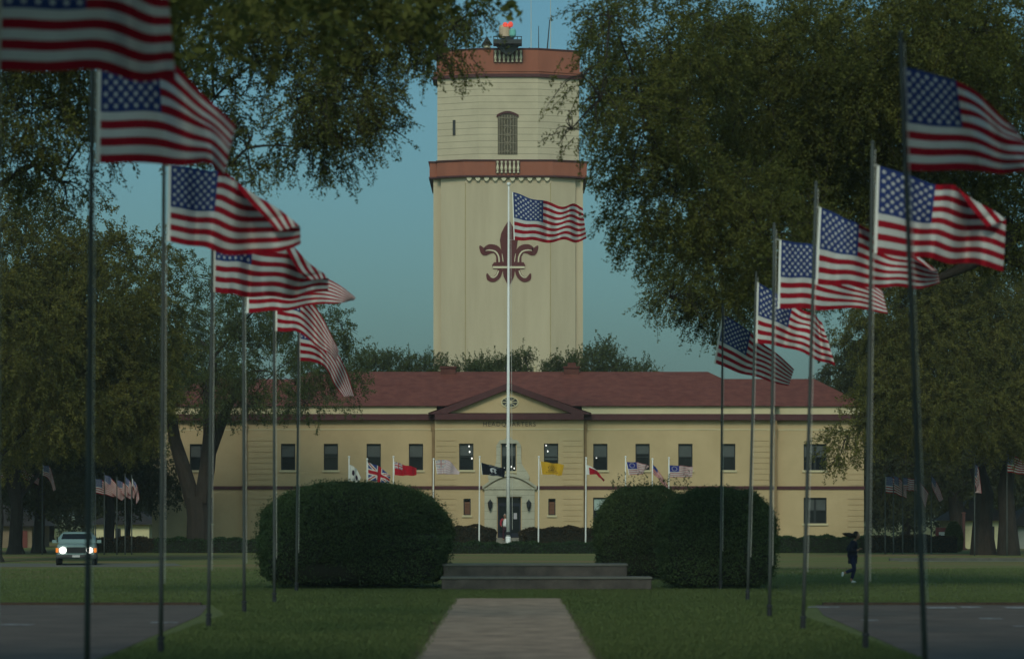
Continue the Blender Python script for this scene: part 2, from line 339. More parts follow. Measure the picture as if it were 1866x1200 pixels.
def tree(label, base, r0, fork_z, blobs, m='leafA', dens=1.6, leaf=.12, L=.9, droop=.5, per=34, thr=-.35, trunks=None, group=None, name='oak_tree', seed=1, twigs=True, near=None, world=()):
    bl = []
    for b in blobs:
        px, py, rx, rz, D = b[:5]; sp = b[5] if len(b) > 5 else 1
        if near and py < 440: D *= near
        c = P(px, py, D); a = rx*D/F; z = rz*D/F
        bl.append(((c.x, c.y, c.z), (a, max(a, z)*.9, z), sp))
    bl += [((q[0], q[1], q[2]), (q[3], q[3], q[4]), 1) for q in world]
    e = empty(name, (base[0], base[1], 0), label, 'tree', group)
    me, segs = crown_mesh('crown', bl, dens, leaf, L, droop, per, thr, seed)
    link('crown', me, M[m], e)
    bm = B(); bx0 = Vector((base[0], base[1], -.1)); fk = Vector((base[0], base[1], fork_z))
    if trunks:
        for pts, rads in trunks: tube(bm, [P(*p) for p in pts], rads, 12)
        starts = [P(*t[0][-1]) for t in trunks]
    else:
        tube(bm, [bx0, bx0 + Vector((0, 0, .5)), (bx0+fk)/2 + Vector((r0*.3, 0, 0)), fk], [r0*1.35, r0, r0*.85, r0*.8], 12)
        starts = [fk]
    nodes = [(p, r0*.5) for p in starts]
    for c, rad, sp in sorted(bl, key=lambda q: min((Vector(q[0]) - s_).length for s_ in starts)):
        c = Vector(c); st, rs_ = min(nodes, key=lambda q: (q[0] - c).length + (0 if q[0] in starts else .5))
        ln = (c - st).length; rl = min(rs_*.8, .016*ln + .05)
        tube(bm, bez(st, c, (random.uniform(-.1, .1)*ln, random.uniform(-.1, .1)*ln, random.uniform(.02, .14)*ln), 8), [rl*(1 - .6*i/7) for i in range(8)], 7)
        nodes.append((c, max(.05, rl*.6)))
        rl = min(rl, .12)
        for k in range(7):
            u = Vector(unit(1)[0]); e2 = c + Vector((u.x*rad[0], u.y*rad[1], u.z*rad[2]))*.95
            tube(bm, bez(c, e2, (u.y*.3, u.x*.3, .2), 5), [rl*.28*(1 - .8*i/4) + .008 for i in range(5)], 5, False)
    if twigs:
        for a, b in segs:
            mid = (Vector(a)+Vector(b))/2 + Vector((0, 0, .08*L)); w_ = .010 if leaf < .2 else .02
            tube(bm, [a, mid, b], [w_*1.5, w_, w_*.4], 3, False)
    build('trunk', bm, M['bark'], e)
    return e

# ---------------------------------------------------------------- headquarters
HS = 28.0
def X(px): return (px - CX) / HS
def Z(py): return H + (HY - py) / HS
hq = empty('headquarters_building', (X(926), 205, 0), 'long two-storey yellow headquarters building with red hipped roof and central pediment', 'building')
winrects = []
def sym(x): return 2*926 - x
up1, up2 = 808, 856; lo1, lo2 = 906, 953
single = [1004, 1094, 1171, 1249, 1327]
cent = single + [sym(x) for x in single[1:]] + [850]
wins = [(c-13, c+13, up1, up2, 'single') for c in cent] + [(927-13, 927+13, up1, up2+2, 'single')]
wins += [(c-13, c+13, lo1, lo2, 'single') for c in (1094, 1171, 1249, 1327, sym(1094), sym(1171), sym(1249), sym(1327))]
wins += [(c-21, c+21, a, b, 'double') for c in (1487, sym(1487)) for a, b in ((up1, up2), (lo1, lo2))]
wins += [(845, 858, 908, 938, 'shutter'), (999, 1012, 908, 938, 'shutter')]
door = (907, 949, 906, 979)
def facade(bm, x0, x1, y, holes, z0=0.0, z1=None, depth=.22):
    z1 = z1 or Z(760)
    hs = [(X(a), X(b), Z(d), Z(c)) for a, b, c, d in holes]
    xs = sorted({x0, x1, *[h[0] for h in hs], *[h[1] for h in hs]}); zs = sorted({z0, z1, *[h[2] for h in hs], *[h[3] for h in hs]})
    for i in range(len(xs)-1):
        for j in range(len(zs)-1):
            mx_, mz = (xs[i]+xs[i+1])/2, (zs[j]+zs[j+1])/2
            if any(h[0] < mx_ < h[1] and h[2] < mz < h[3] for h in hs): continue
            bm.faces.new([bm.verts.new(c) for c in ((xs[i], y, zs[j]), (xs[i+1], y, zs[j]), (xs[i+1], y, zs[j+1]), (xs[i], y, zs[j+1]))])
    for a, b, c, d in hs:
        for q in (((a,y,c),(a,y,d),(a,y+depth,d),(a,y+depth,c)), ((b,y,d),(b,y,c),(b,y+depth,c),(b,y+depth,d)), ((a,y,d),(b,y,d),(b,y+depth,d),(a,y+depth,d)), ((b,y,c),(a,y,c),(a,y+depth,c),(b,y+depth,c))):
            bm.faces.new([bm.verts.new(v) for v in q])
YW, YC, YP = 200.6, 200.0, 199.3        # wing, central block, pavilion
xW0, xC0, xP0 = X(275), X(450), X(793); xP1, xC1, xW1 = X(1063), X(1411), X(1576)
def holes(a, b): return [w_[:4] for w_ in wins if a < w_[0] and w_[1] < b]
bm = B()
facade(bm, xW0, xC0, YW, holes(275, 450)); facade(bm, xC0, xP0, YC, holes(450, 793))
facade(bm, xP0, xP1, YP, holes(793, 1063) + [door]); facade(bm, xP1, xC1, YC, holes(1063, 1411)); facade(bm, xC1, xW1, YW, holes(1411, 1576))
def vq(x, y0, y1, z0=0, z1=None):
    z1 = z1 or Z(760); bm.faces.new([bm.verts.new(c) for c in ((x,y0,z0),(x,y1,z0),(x,y1,z1),(x,y0,z1))])
for x, a, b in ((xC0, YC, YW), (xC1, YC, YW), (xP0, YP, YC), (xP1, YP, YC), (xW0, YW, 216), (xW1, YW, 216)): vq(x, a, b)
bm.faces.new([bm.verts.new(c) for c in ((xW0,216,0),(xW1,216,0),(xW1,216,Z(760)),(xW0,216,Z(760)))])
build('wall', bm, M['stucco'], hq)
# coursed corner strips
for (a, b, y) in ((275, 300, YW), (451, 500, YC), (795, 832, YP), (1026, 1061, YP), (1372, 1409, YC), (1547, 1576, YW)):
    for zlo, zhi in ((.06, Z(892)), (Z(884)+.02, Z(786))):
        bm = B(); z = zlo
        while z + .315 < zhi: bx(bm, X(a), X(b), y-.035, y+.01, z, z+.315); z += .36
        build('quoin', bm, M['stucco'], hq)
# belt course, frieze line, cornice, parapet
def bands(name, z0, z1, proj, m, skip=None):
    bm = B()
    for a, b, y in ((xW0-proj, xC0, YW), (xC0-proj*0, xP0, YC), (xP0, xP1, YP), (xP1, xC1, YC), (xC1, xW1+proj, YW)):
        if skip and y == YP:
            bx(bm, a-.02, X(skip[0]), y-proj, y+.3, z0, z1); build(name, bm, m, hq); bm = B(); bx(bm, X(skip[1]), b+.02, y-proj, y+.3, z0, z1)
        else: bx(bm, a+(.0), b, y-proj, y+.3, z0, z1)
    return build(name, bm, m, hq)
bands('belt_course', Z(891), Z(885), .07, M['brown'], (884, 975))
bands('frieze_line', Z(783), Z(781), .03, M['fascia'])
bands('cornice', Z(765), Z(754), .42, M['brown'])
for a, b, y in ((xW0, xC0, YW), (xC0, xP0+.1, YC), (xP1-.1, xC1, YC), (xC1, xW1, YW)):
    bm = B(); bx(bm, a, b, y-.12, y+.5, Z(754)+.003, Z(739.5)); build('parapet', bm, M['fascia'], hq)
# roofs
def hip(bm, x0, x1, y0, y1, z0, rx0, rx1, ry, rz, th=.12):
    v = [bm.verts.new(c) for c in ((x0,y0,z0),(x1,y0,z0),(x1,y1,z0),(x0,y1,z0),(rx0,ry,rz),(rx1,ry,rz))]
    for f in ((0,1,5,4),(1,2,5),(2,3,4,5),(3,0,4),(3,2,1,0)): bm.faces.new([v[i] for i in f])
bm = B(); zr = H + (HY - 677) * 207 / F; ez = Z(739.5) + .003
hip(bm, xC0-.35, xC1+.35, YC-.35, 215, ez, X(565)*1.03, X(1290)*1.035, 207, zr)
zr2 = H + (HY - 690) * 206.5 / F
hip(bm, xW0-.3, xW1+.3, YW-.3, 214.5, ez+.004, X(368)*1.03, X(1484)*1.032, 206.5, zr2)
# pediment gable running back into the main roof
ax, az_ = X(927), Z(699)
gv = [bm.verts.new(c) for c in ((xP0-.45, YP-.40, Z(753)), (ax, YP-.40, az_), (xP1+.5, YP-.40, Z(753)), (xP0-.45, 206, Z(753)), (ax, 206, az_), (xP1+.5, 206, Z(753)))]
bm.faces.new((gv[0], gv[1], gv[4], gv[3])); bm.faces.new((gv[1], gv[2], gv[5], gv[4]))
roof = build('roof', bm, M['roof'], hq)
for px in (817, 1041):
    bm = B(); x = X(px)*1.035; bx(bm, x-.5, x+.5, 206.4, 207.6, zr-.9, zr+.22); bx(bm, x-.56, x+.56, 206.3, 207.7, zr+.22, zr+.34)
    if px > 900: bx(bm, x-.25, x+.3, 206.7, 207.2, zr+.34, zr+.6)
    build('chimney', bm, M['brick'], roof)
for px in (925, 975):
    bm = B(); lathe(bm, (X(px)*1.035, 207.2, zr-.2), [(.1, 0), (.1, .5), (.18, .52), (.16, .62)], 8); build('vent_pipe', bm, M['fascia'] if px > 950 else M['dark'], roof)
bm = B(); tip = (ax, Z(711))
plate(bm, [(xP0+.1, Z(752.5)), (xP1-.05, Z(752.5)), tip], YP-.03, YP+.3)
ped = build('pediment', bm, M['stucco'], hq)
bm = B()
t = .40
for s_, xe in ((-1, xP0-.45), (1, xP1+.5)):
    a = (xe, Z(755)); b = (ax, az_+.03)
    pts = [a, (a[0]-s_*1.15, a[1]+.0), (b[0], b[1]-t), b]
    if s_ > 0: pts = pts[::-1]
    plate(bm, pts[::-1] if s_ < 0 else pts[::-1], YP-.42 if s_ < 0 else YP-.423, YP-.02)
bmesh.ops.recalc_face_normals(bm, faces=bm.faces)
build('raking_cornice', bm, M['brown'], ped)
bm = B()
c0 = (X(929), Z(733)); n = 24
plate(bm, [(c0[0]+.50*math.cos(2*math.pi*i/n), c0[1]+.31*math.sin(2*math.pi*i/n)) for i in range(n)], YP-.07, YP)
ov = build('oval_vent', bm, M['winframe'], ped)
bm = B()
for i in range(n):
    a0, a1 = 2*math.pi*i/n, 2*math.pi*(i+1)/n
    plate(bm, [(c0[0]+.50*math.cos(a0), c0[1]+.31*math.sin(a0)), (c0[0]+.58*math.cos(a0), c0[1]+.38*math.sin(a0)), (c0[0]+.58*math.cos(a1), c0[1]+.38*math.sin(a1)), (c0[0]+.50*math.cos(a1), c0[1]+.31*math.sin(a1))], YP-.10, YP-.01)
bx(bm, c0[0]-.48, c0[0]+.48, YP-.09, YP-.075, c0[1]-.025, c0[1]+.025); bx(bm, c0[0]-.025, c0[0]+.025, YP-.093, YP-.076, c0[1]-.3, c0[1]+.3)
for k in (-1, 1):
    tube(bm, [(c0[0]-.33, YP-.085, c0[1]-.2*k), (c0[0]+.33, YP-.085, c0[1]+.2*k)], .025, 6)
plate(bm, [(c0[0]+.16*math.cos(2*math.pi*i/12), c0[1]+.12*math.sin(2*math.pi*i/12)) for i in range(12)], YP-.098, YP-.07)
build('vent_surround', bm, M['fascia'], ov)
# lettering
def text_mesh(s, size, name, m, parent, x, y, z, space=1.0, ext=.01, bold=0):
    cu = bpy.data.curves.new('t', 'FONT'); cu.body = s; cu.size = size; cu.align_x = 'CENTER'; cu.extrude = ext; cu.space_character = space; cu.offset = bold
    o = bpy.data.objects.new('t', cu); S.collection.objects.link(o)
    dg = bpy.context.evaluated_depsgraph_get(); me = bpy.data.meshes.new_from_object(o.evaluated_get(dg)); bpy.data.objects.remove(o)
    v = np.empty(len(me.vertices)*3, dtype=np.float32); me.vertices.foreach_get('co', v); v = v.reshape(-1, 3)
    nv = np.stack([v[:, 0] + x, -v[:, 2] + y, v[:, 1] + z], 1); me.vertices.foreach_set('co', nv.reshape(-1).astype(np.float32)); me.update()
    me.name = name; me.materials.clear(); return link(name, me, m, parent)
text_mesh('HEADQUARTERS', .40, 'lettering', mat('faded_letters', (.09, .07, .05), .8), hq, X(928), YP-.03, Z(776.5), 1.18, .012)
# downspouts
for px, y in ((448, YC), (789.5, YC), (1066.5, YC), (1413, YC+.1)):
    bm = B(); bx(bm, X(px)-.09, X(px)+.09, y-.16, y-.02, .2, Z(766)); bx(bm, X(px)-.14, X(px)+.14, y-.2, y-.01, Z(784), Z(772)); 
    build('downspout', bm, mat('tan_downspout', (.25, .17, .085), .7), hq)
# windows
glintm = mat('window_glint_glow', (.8, .8, .78), .5, emit=(1, .97, .9), es=1.6)  # bright reflections in the windows, built as small glowing beads
glints = {613: [(612, 816, 2.2), (616, 826, 2.6), (614, 821, 1.6)], 850: [(855, 813, 2.2), (856, 823, 2.5), (860, 835, 2.5)], 1004: [(995, 811, 2.5), (998, 822, 2.2)], 1094: [(1087, 833, 2.6)], 927: [(932, 850, 2.2), (919, 853, 2), (937, 853, 2), (923, 812, 1.5)]}
for (a, b, c, d, kd) in wins:
    mid = (a+b)/2; y = YW if (b < 450 or a > 1411) else (YP if 793 < mid < 1063 else YC)
    x0, x1, z0, z1 = X(a), X(b), Z(d), Z(c); fy = y + .12
    bm = B(); f = .06
    bx(bm, x0, x0+f, fy, fy+.06, z0, z1); bx(bm, x1-f, x1, fy, fy+.06, z0, z1); bx(bm, x0+f, x1-f, fy, fy+.06, z1-f*1.2, z1); bx(bm, x0+f, x1-f, fy, fy+.06, z0, z0+f)
    zm = z0 + (z1-z0)*.5; bl_ = z0 + (z1-z0)*random.choice((.5, .5, .5, .38, .62, .55))
    if kd != 'shutter': bx(bm, x0+f, x1-f, fy+.005, fy+.055, zm-.03, zm+.03)
    if kd == 'double': bx(bm, (x0+x1)/2-.07, (x0+x1)/2+.07, fy-.003, fy+.063, z0+f, z1-f*1.2)
    wo = build('window', bm, M['winframe'], hq)
    if kd == 'shutter':
        bm = B(); bx(bm, x0+f, x1-f, fy+.07, fy+.11, z0+f, z1-f*1.2-.14)
        for k in range(7):
            zz = z0+f+.05+k*(z1-z0-.35)/7; bx(bm, x0+f+.02, x1-f-.02, fy+.045, fy+.065, zz, zz+.06)
        build('shutter', bm, M['wood'], wo)
    else:
        pale = (c == lo1 and abs(mid - 1094) < 2)
        bm = B(); bx(bm, x0+f, x1-f, fy+.075, fy+.085, z0+f, bl_-.001); build('pane', bm, M['glass'], wo)
        bm = B(); bx(bm, x0+f, x1-f, fy+.078, fy+.088, bl_+.001, z1-f)
        build('blind', bm, M['paleblind'] if pale else M['blind'], wo)
    bm = B(); bx(bm, x0-.1, x1+.1, y-.09, y+.1, z0-.13, z0-.003)
    build('sill', bm, M['fascia'], wo)
    key = [k for k in glints if abs(k - mid) < 8] if c == up1 else []
    if key:
        for (lx, lz, r) in glints[key[0]]:
            bm = B(); bmesh.ops.create_uvsphere(bm, u_segments=10, v_segments=8, radius=r*.72/HS)
            for v in bm.verts: v.co = Vector((X(lx) + v.co.x*.8, fy+.05 + v.co.y*.3, Z(lz) + v.co.z*1.1))
            build('window_glint', bm, glintm, wo, True)
# entrance surround of grey stone
bm = B()
arch = [(883, 978), (905.5, 978), (905.5, 904), (950.5, 904), (950.5, 978), (974, 978), (974, 890)]
pts = [(X(a), Z(b)) for a, b in arch]
n = 14
for i in range(n+1):
    tt = i/n; pts.append((X(974 - 91*tt), Z(890 - 20*math.sin(math.pi*tt))))
yq = YP - .16
# split into pieces so no concave face is needed
plate(bm, [(X(883), 0.0), (X(905.5), 0.0), (X(905.5), Z(904)), (X(883), Z(904))], yq, YP+.02)
plate(bm, [(X(950.5), 0.0), (X(974), 0.0), (X(974), Z(904)), (X(950.5), Z(904))], yq, YP+.02)
top = [(X(883), Z(904)), (X(974), Z(904)), (X(974), Z(890))] + [(X(974 - 91*i/n), Z(890 - 20*math.sin(math.pi*i/n))) for i in range(1, n)] + [(X(883), Z(890))]
plate(bm, top, yq, YP+.02)
es_ = build('entrance_surround', bm, M['stone'], hq)
bm = B()
arc = [(X(978 - 99*i/n), Z(888 - 23*math.sin(math.pi*i/n))) for i in range(n+1)]
for p, q in zip(arc, arc[1:]):
    plate(bm, [(q[0], q[1]-.09), (p[0], p[1]-.09), (p[0], p[1]+.09), (q[0], q[1]+.09)], yq-.12, yq+.02)
bx(bm, X(880), X(977), yq-.07, yq-.01, Z(891), Z(889))
build('arch_moulding', bm, M['stone'], es_)
# scrolled stone around the window above the door
for s_ in (-1, 1):
    bm = B(); cx = 927
    prof = [(15, 857), (38, 876), (37, 868), (34, 860), (28, 852), (24, 845), (23, 835), (23, 812), (20, 806), (15, 806)]
    prof = [(14.5, 872), (36, 877), (38, 868), (34, 860), (28, 852), (24, 845), (22.5, 835), (22.5, 812), (19, 806), (14.5, 806)]
    pp = [(X(cx + s_*a), Z(b)) for a, b in prof]
    if s_ < 0: pp = pp[::-1]
    plate(bm, pp, YP-.13, YP+.01); build('stone_scroll', bm, M['stone'], es_)
bm = B(); plate(bm, [(X(907), Z(807.8)), (X(947), Z(807.8)), (X(943), Z(802)), (X(935), Z(801)), (X(930), Z(796)), (X(924), Z(796)), (X(919), Z(801)), (X(911), Z(802))], YP-.15, YP+.01)
build('stone_crest', bm, M['stone'], es_)
# doors
bm = B(); d0, d1, dz0, dz1 = X(door[0]), X(door[1]), Z(door[3]), Z(door[2])
for a, b in ((d0, (d0+d1)/2-.01), ((d0+d1)/2+.01, d1)):
    bx(bm, a, a+.1, YP+.10, YP+.15, dz0, dz1-.45); bx(bm, b-.1, b, YP+.10, YP+.15, dz0, dz1-.45); bx(bm, a+.1, b-.1, YP+.10, YP+.15, dz0, dz0+.3); bx(bm, a+.1, b-.1, YP+.10, YP+.15, dz1-.55, dz1-.45)
bx(bm, d0, d1, YP+.08, YP+.16, dz1-.449, dz1-.36)
dr = build('double_door', bm, mat('black_blue_door', (.012, .014, .03), .4), hq)
bm = B(); bx(bm, d0, d1, YP+.18, YP+.2, dz0, dz1); build('pane', bm, M['glass'], dr)
bm = B(); bx(bm, X(936), X(942), YP+.085, YP+.095, Z(945), Z(934)); build('notice', bm, mat('paper_notice', (.42, .40, .44), .8), dr)
bm = B()
for k in (-1, 1): tube(bm, [((d0+d1)/2+.08*k, YP+.05, Z(957)), ((d0+d1)/2+.08*k, YP+.05, Z(947))], .02, 6)
build('handle', bm, M['pole'], dr)
bm = B(); bx(bm, d0-.15, d1+.15, YP-.6, YP-.17, 0, Z(979)-.003)
for k in range(1, 5): bx(bm, d0-.35-.1*k, d1+.35+.1*k, YP-.6-.32*k, YP-.6-.32*(k-1)-.003, 0, Z(979)-.003 - .16*k)
build('entrance_steps', bm, M['kerb'], hq)
for px in (893.5, 963.5):
    ln = empty('wall_lantern', (X(px), yq-.2, Z(925)), None, None); ln.parent = hq; ln.location = Vector((X(px), yq-.2, Z(925))) - Vector(hq.location)
    bm = B(); lathe(bm, (X(px), yq-.2, Z(930)), [(.02, 0), (.06, .05), (.05, .12), (.12, .2), (.16, .5), (.18, .52), (.05, .66), (.02, .74)], 8); bx(bm, X(px)-.04, X(px)+.04, yq-.2, yq+.0, Z(927), Z(925))
    bpy.data.objects.remove(ln); build('wall_lantern', bm, M['dark'], hq)

# ---------------------------------------------------------------- tower
TD = 262.0; TS = F / TD
def TX(px): return (px - CX) / TS
def TZ(py): return H + (HY - py) / TS
tw = empty('tower', (TX(926), TD+6, 0), 'tall cream tower with terracotta bands and a painted fleur-de-lis, rising behind the headquarters', 'tower')
cx = TX(926)
FL = .42      # the corner faces are shallow: the front is broad and flat
def tpoly(off, outer=137): 
    k = outer/TS; f = 77.5/TS; c = 123/TS; d = (c - f)*FL
    q = [(-f, 0), (f, 0), (c, d), (c, d+.5), (k, d+.5), (k, 13), (-k, 13), (-k, d+.5), (-c, d+.5), (-c, d)]
    out = []
    for x, y in q:
        sx = 1 if x > 0 else -1
        yy = y - off*(1 if y < 12 else -1)
        out.append((cx + x + sx*off*(.45 if y == 0 else 1), TD + yy))
    return out
bm = B(); prism(bm, tpoly(0), 0, TZ(322)); build('lower_shaft', bm, M['tower'], tw)
bm = B(); prism(bm, tpoly(.32), TZ(320), TZ(294)); 
band = build('terracotta_belt', bm, M['terra'], tw)
bm = B(); prism(bm, tpoly(.42), TZ(294)+.003, TZ(291.5)); prism(bm, tpoly(.38), TZ(323), TZ(320)-.003); build('moulding', bm, M['brown'], band)
def octo(hw, y_c):
    a = hw*math.tan(math.pi/8); q = [(-a, -hw), (a, -hw), (hw, -a), (hw, a), (a, hw), (-a, hw), (-hw, a), (-hw, -a)]
    return [(cx + x, y_c + (y*FL if y < 0 else y)) for x, y in q]
HWU = 130/TS
yc = TD + .25 + HWU*FL
bm = B(); prism(bm, octo(HWU, yc), TZ(292), TZ(140)); build('upper_shaft', bm, M['towercourse'], tw)
bm = B(); prism(bm, octo(HWU+.06, yc), TZ(126), TZ(90)); crownb = build('parapet_band', bm, M['terra'], tw)
bm = B(); prism(bm, octo(HWU+.34, yc), TZ(130), TZ(126)-.003); prism(bm, octo(HWU+.2, yc), TZ(134), TZ(130)-.003, 0)
build('upper_moulding', bm, M['terra'], crownb)
bm = B(); prism(bm, octo(HWU+.42, yc), TZ(140), TZ(134)-.003); prism(bm, octo(HWU+.16, yc), TZ(90)+.003, TZ(87)); build('dark_moulding', bm, M['brown'], crownb)
yf = yc - HWU*FL
# balustrades
def baluster_row(parent, x0, x1, n, z0, z1, y):
    bm = B(); bx(bm, x0, x1, y-.05, y+.02, z0, z1); rec = build('balustrade', bm, mat('balustrade_recess', (.10, .05, .04), .9), parent)
    bm = B(); hgt = z1 - z0
    for i in range(n):
        x = x0 + (i+.5)*(x1-x0)/n
        lathe(bm, (x, y-.13, z0), [(.10, 0), (.10, .08*hgt), (.05, .12*hgt), (.13, .38*hgt), (.05, .75*hgt), (.10, .9*hgt), (.10, hgt)], 8)
    build('baluster', bm, M['creampaint'], rec)
baluster_row(band, TX(903), TX(948), 6, TZ(316), TZ(294.5), TD-.32)
baluster_row(crownb, TX(899), TX(953), 7, TZ(113), TZ(92), yf-.06)
bm = B()
for i in range(10):
    x = TX(855) + i*(TX(997)-TX(855))/9
    n = 8; plate(bm, [(x+.22*math.cos(math.pi+math.pi*k/n), TZ(323.5)+.32*math.sin(math.pi+math.pi*k/n)) for k in range(n+1)], TD-.25, TD+.02)
build('corbel', bm, M['creampaint'], tw)
# facade strips: raised vertical borders + joints
bm = B()
for px in (848, 1003): bx(bm, TX(px)-.035, TX(px)+.035, TD-.03, TD+.05, 10, TZ(333))
build('corner_bead', bm, mat('ochre_bead', (.36, .29, .16), .9), tw)
# arched window with lattice
bm = B(); x0, x1, z0, z1 = TX(907), TX(943), TZ(281), TZ(213); n = 10
pts = [(x0, z0), (x1, z0), (x1, z1)] + [(x1 - (x1-x0)*i/n, z1 + .3*math.sin(math.pi*i/n)) for i in range(1, n)] + [(x0, z1)]
plate(bm, pts, yf-.04, yf+.02); tw_w = build('arched_window', bm, mat('window_recess', (.10, .085, .06), .9), tw)
bm = B()
for i in range(7):
    x = x0 + .12 + i*(x1-x0-.24)/6; tube(bm, [(x, yf-.09, z0+.05), (x, yf-.09, z1+.18)], .035, 5)
for k in range(5):
    z = z0 + .25 + k*(z1-z0-.3)/4; tube(bm, [(x0+.05, yf-.085, z), (x1-.05, yf-.085, z)], .03, 5)
for k in range(4):
    z = z0 + .6 + k*(z1-z0-.3)/4; cxx = (x0+x1)/2
    ring = [(cxx+.3*math.cos(a), yf-.1, z+.3*math.sin(a)) for a in [2*math.pi*i/10 for i in range(11)]]; tube(bm, ring, .03, 4, False)
build('lattice', bm, mat('rusty_lattice', (.26, .22, .16), .8, .3, 5), tw_w)
bm = B(); arcp = [(x0-.1+(x1-x0+.2)*i/n, z1 + .32*math.sin(math.pi*i/n)) for i in range(n+1)]
for p, q in zip(arcp, arcp[1:]): plate(bm, [p, q, (q[0], q[1]+.2), (p[0], p[1]+.2)], yf-.14, yf+.02)
build('window_hood', bm, M['brown'], tw_w)
bm = B(); sx = TX(827); k = math.tan(math.pi/8)*HWU
# slit lies on the left chamfer
tpos = (sx - (cx - HWU)) / (HWU - k); ys = yc - (k + (HWU - k)*tpos)*FL
bx(bm, sx-.12, sx+.12, ys-.12, ys+.1, TZ(243), TZ(216)); build('slit_window', bm, M['winframe'], tw)
# fleur-de-lis
fl = empty('fleur', (0,0,0), None, None); bpy.data.objects.remove(fl)
def zc(zx, zy): return (TX(760 + zx/3.529), TZ(340 + zy/3.529))
def ribbon(bm, cl, wd, y0, y1, mirror=False, nseg=5):
    pts = []
    P_ = [np.array(p, float) for p in cl]
    for i in range(len(P_)-1):
        p0 = P_[max(i-1, 0)]; p1 = P_[i]; p2 = P_[i+1]; p3 = P_[min(i+2, len(P_)-1)]
        for k in range(nseg):
            t = k/nseg; pts.append((.5*((2*p1)+(-p0+p2)*t+(2*p0-5*p1+4*p2-p3)*t*t+(-p0+3*p1-3*p2+p3)*t**3), wd[i]*(1-t)+wd[i+1]*t))
    pts.append((P_[-1], wd[-1]))
    Lf, Rt = [], []
    for i, (p, w_) in enumerate(pts):
        d = pts[min(i+1, len(pts)-1)][0] - pts[max(i-1, 0)][0]; d /= np.linalg.norm(d); nrm = np.array([-d[1], d[0]])
        Lf.append(p + nrm*w_/2); Rt.append(p - nrm*w_/2)
    f = (lambda q: zc(2*590 - q[0], q[1])) if mirror else (lambda q: zc(*q))
    for i in range(len(pts)-1):
        plate(bm, [f(Lf[i]), f(Lf[i+1]), f(Rt[i+1]), f(Rt[i])], y0, y1)
bm = B(); y0, y1 = TD-.06, TD+.01
for m_ in (False, True):
    ribbon(bm, [(530, 492), (530, 445), (508, 405), (468, 400), (432, 418), (403, 380)], [44, 46, 52, 60, 50, 8], y0, y1, m_)
    ribbon(bm, [(536, 530), (522, 572), (492, 596), (462, 588), (450, 558)], [34, 34, 34, 30, 8], y0, y1, m_)
c_top = [(590, 214)] ; cp = [(590, 214), (560, 262), (541, 300), (532, 345), (540, 400), (550, 450), (556, 487)]
plate(bm, [zc(*p) for p in cp] + [zc(1180-p[0], p[1]) for p in cp[:0:-1]], y0-.004, y1)
cp = [(590, 636), (572, 610), (556, 575), (550, 530)]
plate(bm, [zc(*p) for p in cp[::-1]] + [zc(1180-p[0], p[1]) for p in cp[1:]], y0-.004, y1)
plate(bm, [zc(*p) for p in ((482, 505), (490, 530), (690, 530), (696, 505), (685, 486), (495, 486))], y0-.008, y1)
bmesh.ops.recalc_face_normals(bm, faces=bm.faces)
fl = build('fleur_emblem', bm, M['maroonpaint'], tw)
bm = B(); y0, y1 = TD-.085, TD-.055
for m_ in (False, True):
    ribbon(bm, [(528, 485), (524, 448), (504, 418), (468, 408), (440, 412)], [9, 9, 9, 8, 3], y0, y1, m_)
    ribbon(bm, [(524, 540), (511, 570), (490, 584), (472, 580)], [8, 8, 7, 3], y0, y1, m_)
    ribbon(bm, [(553, 482), (550, 455), (546, 430)], [5, 5, 2], y0, y1, m_)
plate(bm, [zc(*p) for p in ((488, 512), (488, 525), (692, 525), (692, 512))], y0, y1)
bmesh.ops.recalc_face_normals(bm, faces=bm.faces)
build('emblem_inner_line', bm, M['creampaint'], fl)  # cream inner lines, part of the emblem's own pattern
# roof-top equipment
bea = empty('rotating_beacon', (TX(925), yf-.75, TZ(88)), 'rotating airfield beacon with red lamp on a black platform on top of the tower', 'beacon')
bx_, by_, bz_ = TX(925), yf-.75, TZ(88)
bm = B(); bx(bm, TX(899), TX(951), by_-1.1, by_+.6, TZ(84.5), TZ(77)); plate(bm, [(TX(921), TZ(101)), (TX(932), TZ(101)), (TX(946), TZ(84.5)-.003), (TX(904), TZ(84.5)-.003)], by_-.2, by_+.55); lathe(bm, (bx_, by_, TZ(77)), [(.5, 0), (.5, .25), (.3, .4)], 12)
build('platform', bm, M['dark'], bea)
bm = B(); 
for k in range(12):
    a = 2*math.pi*k/12; 
for xx in np.linspace(TX(900), TX(950), 8): tube(bm, [(xx, by_-1.08, TZ(77)), (xx, by_-1.08, TZ(72))], .03, 4)
tube(bm, [(TX(899), by_-1.08, TZ(72)), (TX(951), by_-1.08, TZ(72))], .03, 4); build('railing', bm, M['dark'], bea)
bm = B(); lathe(bm, (bx_-.25, by_, TZ(72)), [(.42, 0), (.5, .1), (.5, .9), (.42, 1.1)], 14)
build('drum', bm, mat('beacon_drum', (.55, .40, .28), .5), bea)
bm = B(); lathe(bm, (bx_+.42, by_-.2, TZ(71)), [(.2, 0), (.3, .2), (.3, .6), (.2, .75)], 12); build('green_lens', bm, mat('green_lens', (.18, .5, .45), .2), bea)
for dx, dz in ((-.5, 1.1), (.25, 1.15)):
    bm = B(); lathe(bm, (bx_+dx*.6+.1, by_-.35, TZ(72)+dz-.25), [(.10, 0), (.21, .10), (.22, .3), (.12, .45), (.02, .48)], 12)
    build('red_lamp', bm, mat('red_lamp_glow', (.9, .1, .07), .3, emit=(1, .10, .06), es=.6), bea)
vc = empty('roof_vent', (TX(887), yc-.5, TZ(90)), 'small cream ventilator with a peaked dark cap on the tower roof, left of the beacon', 'vent')
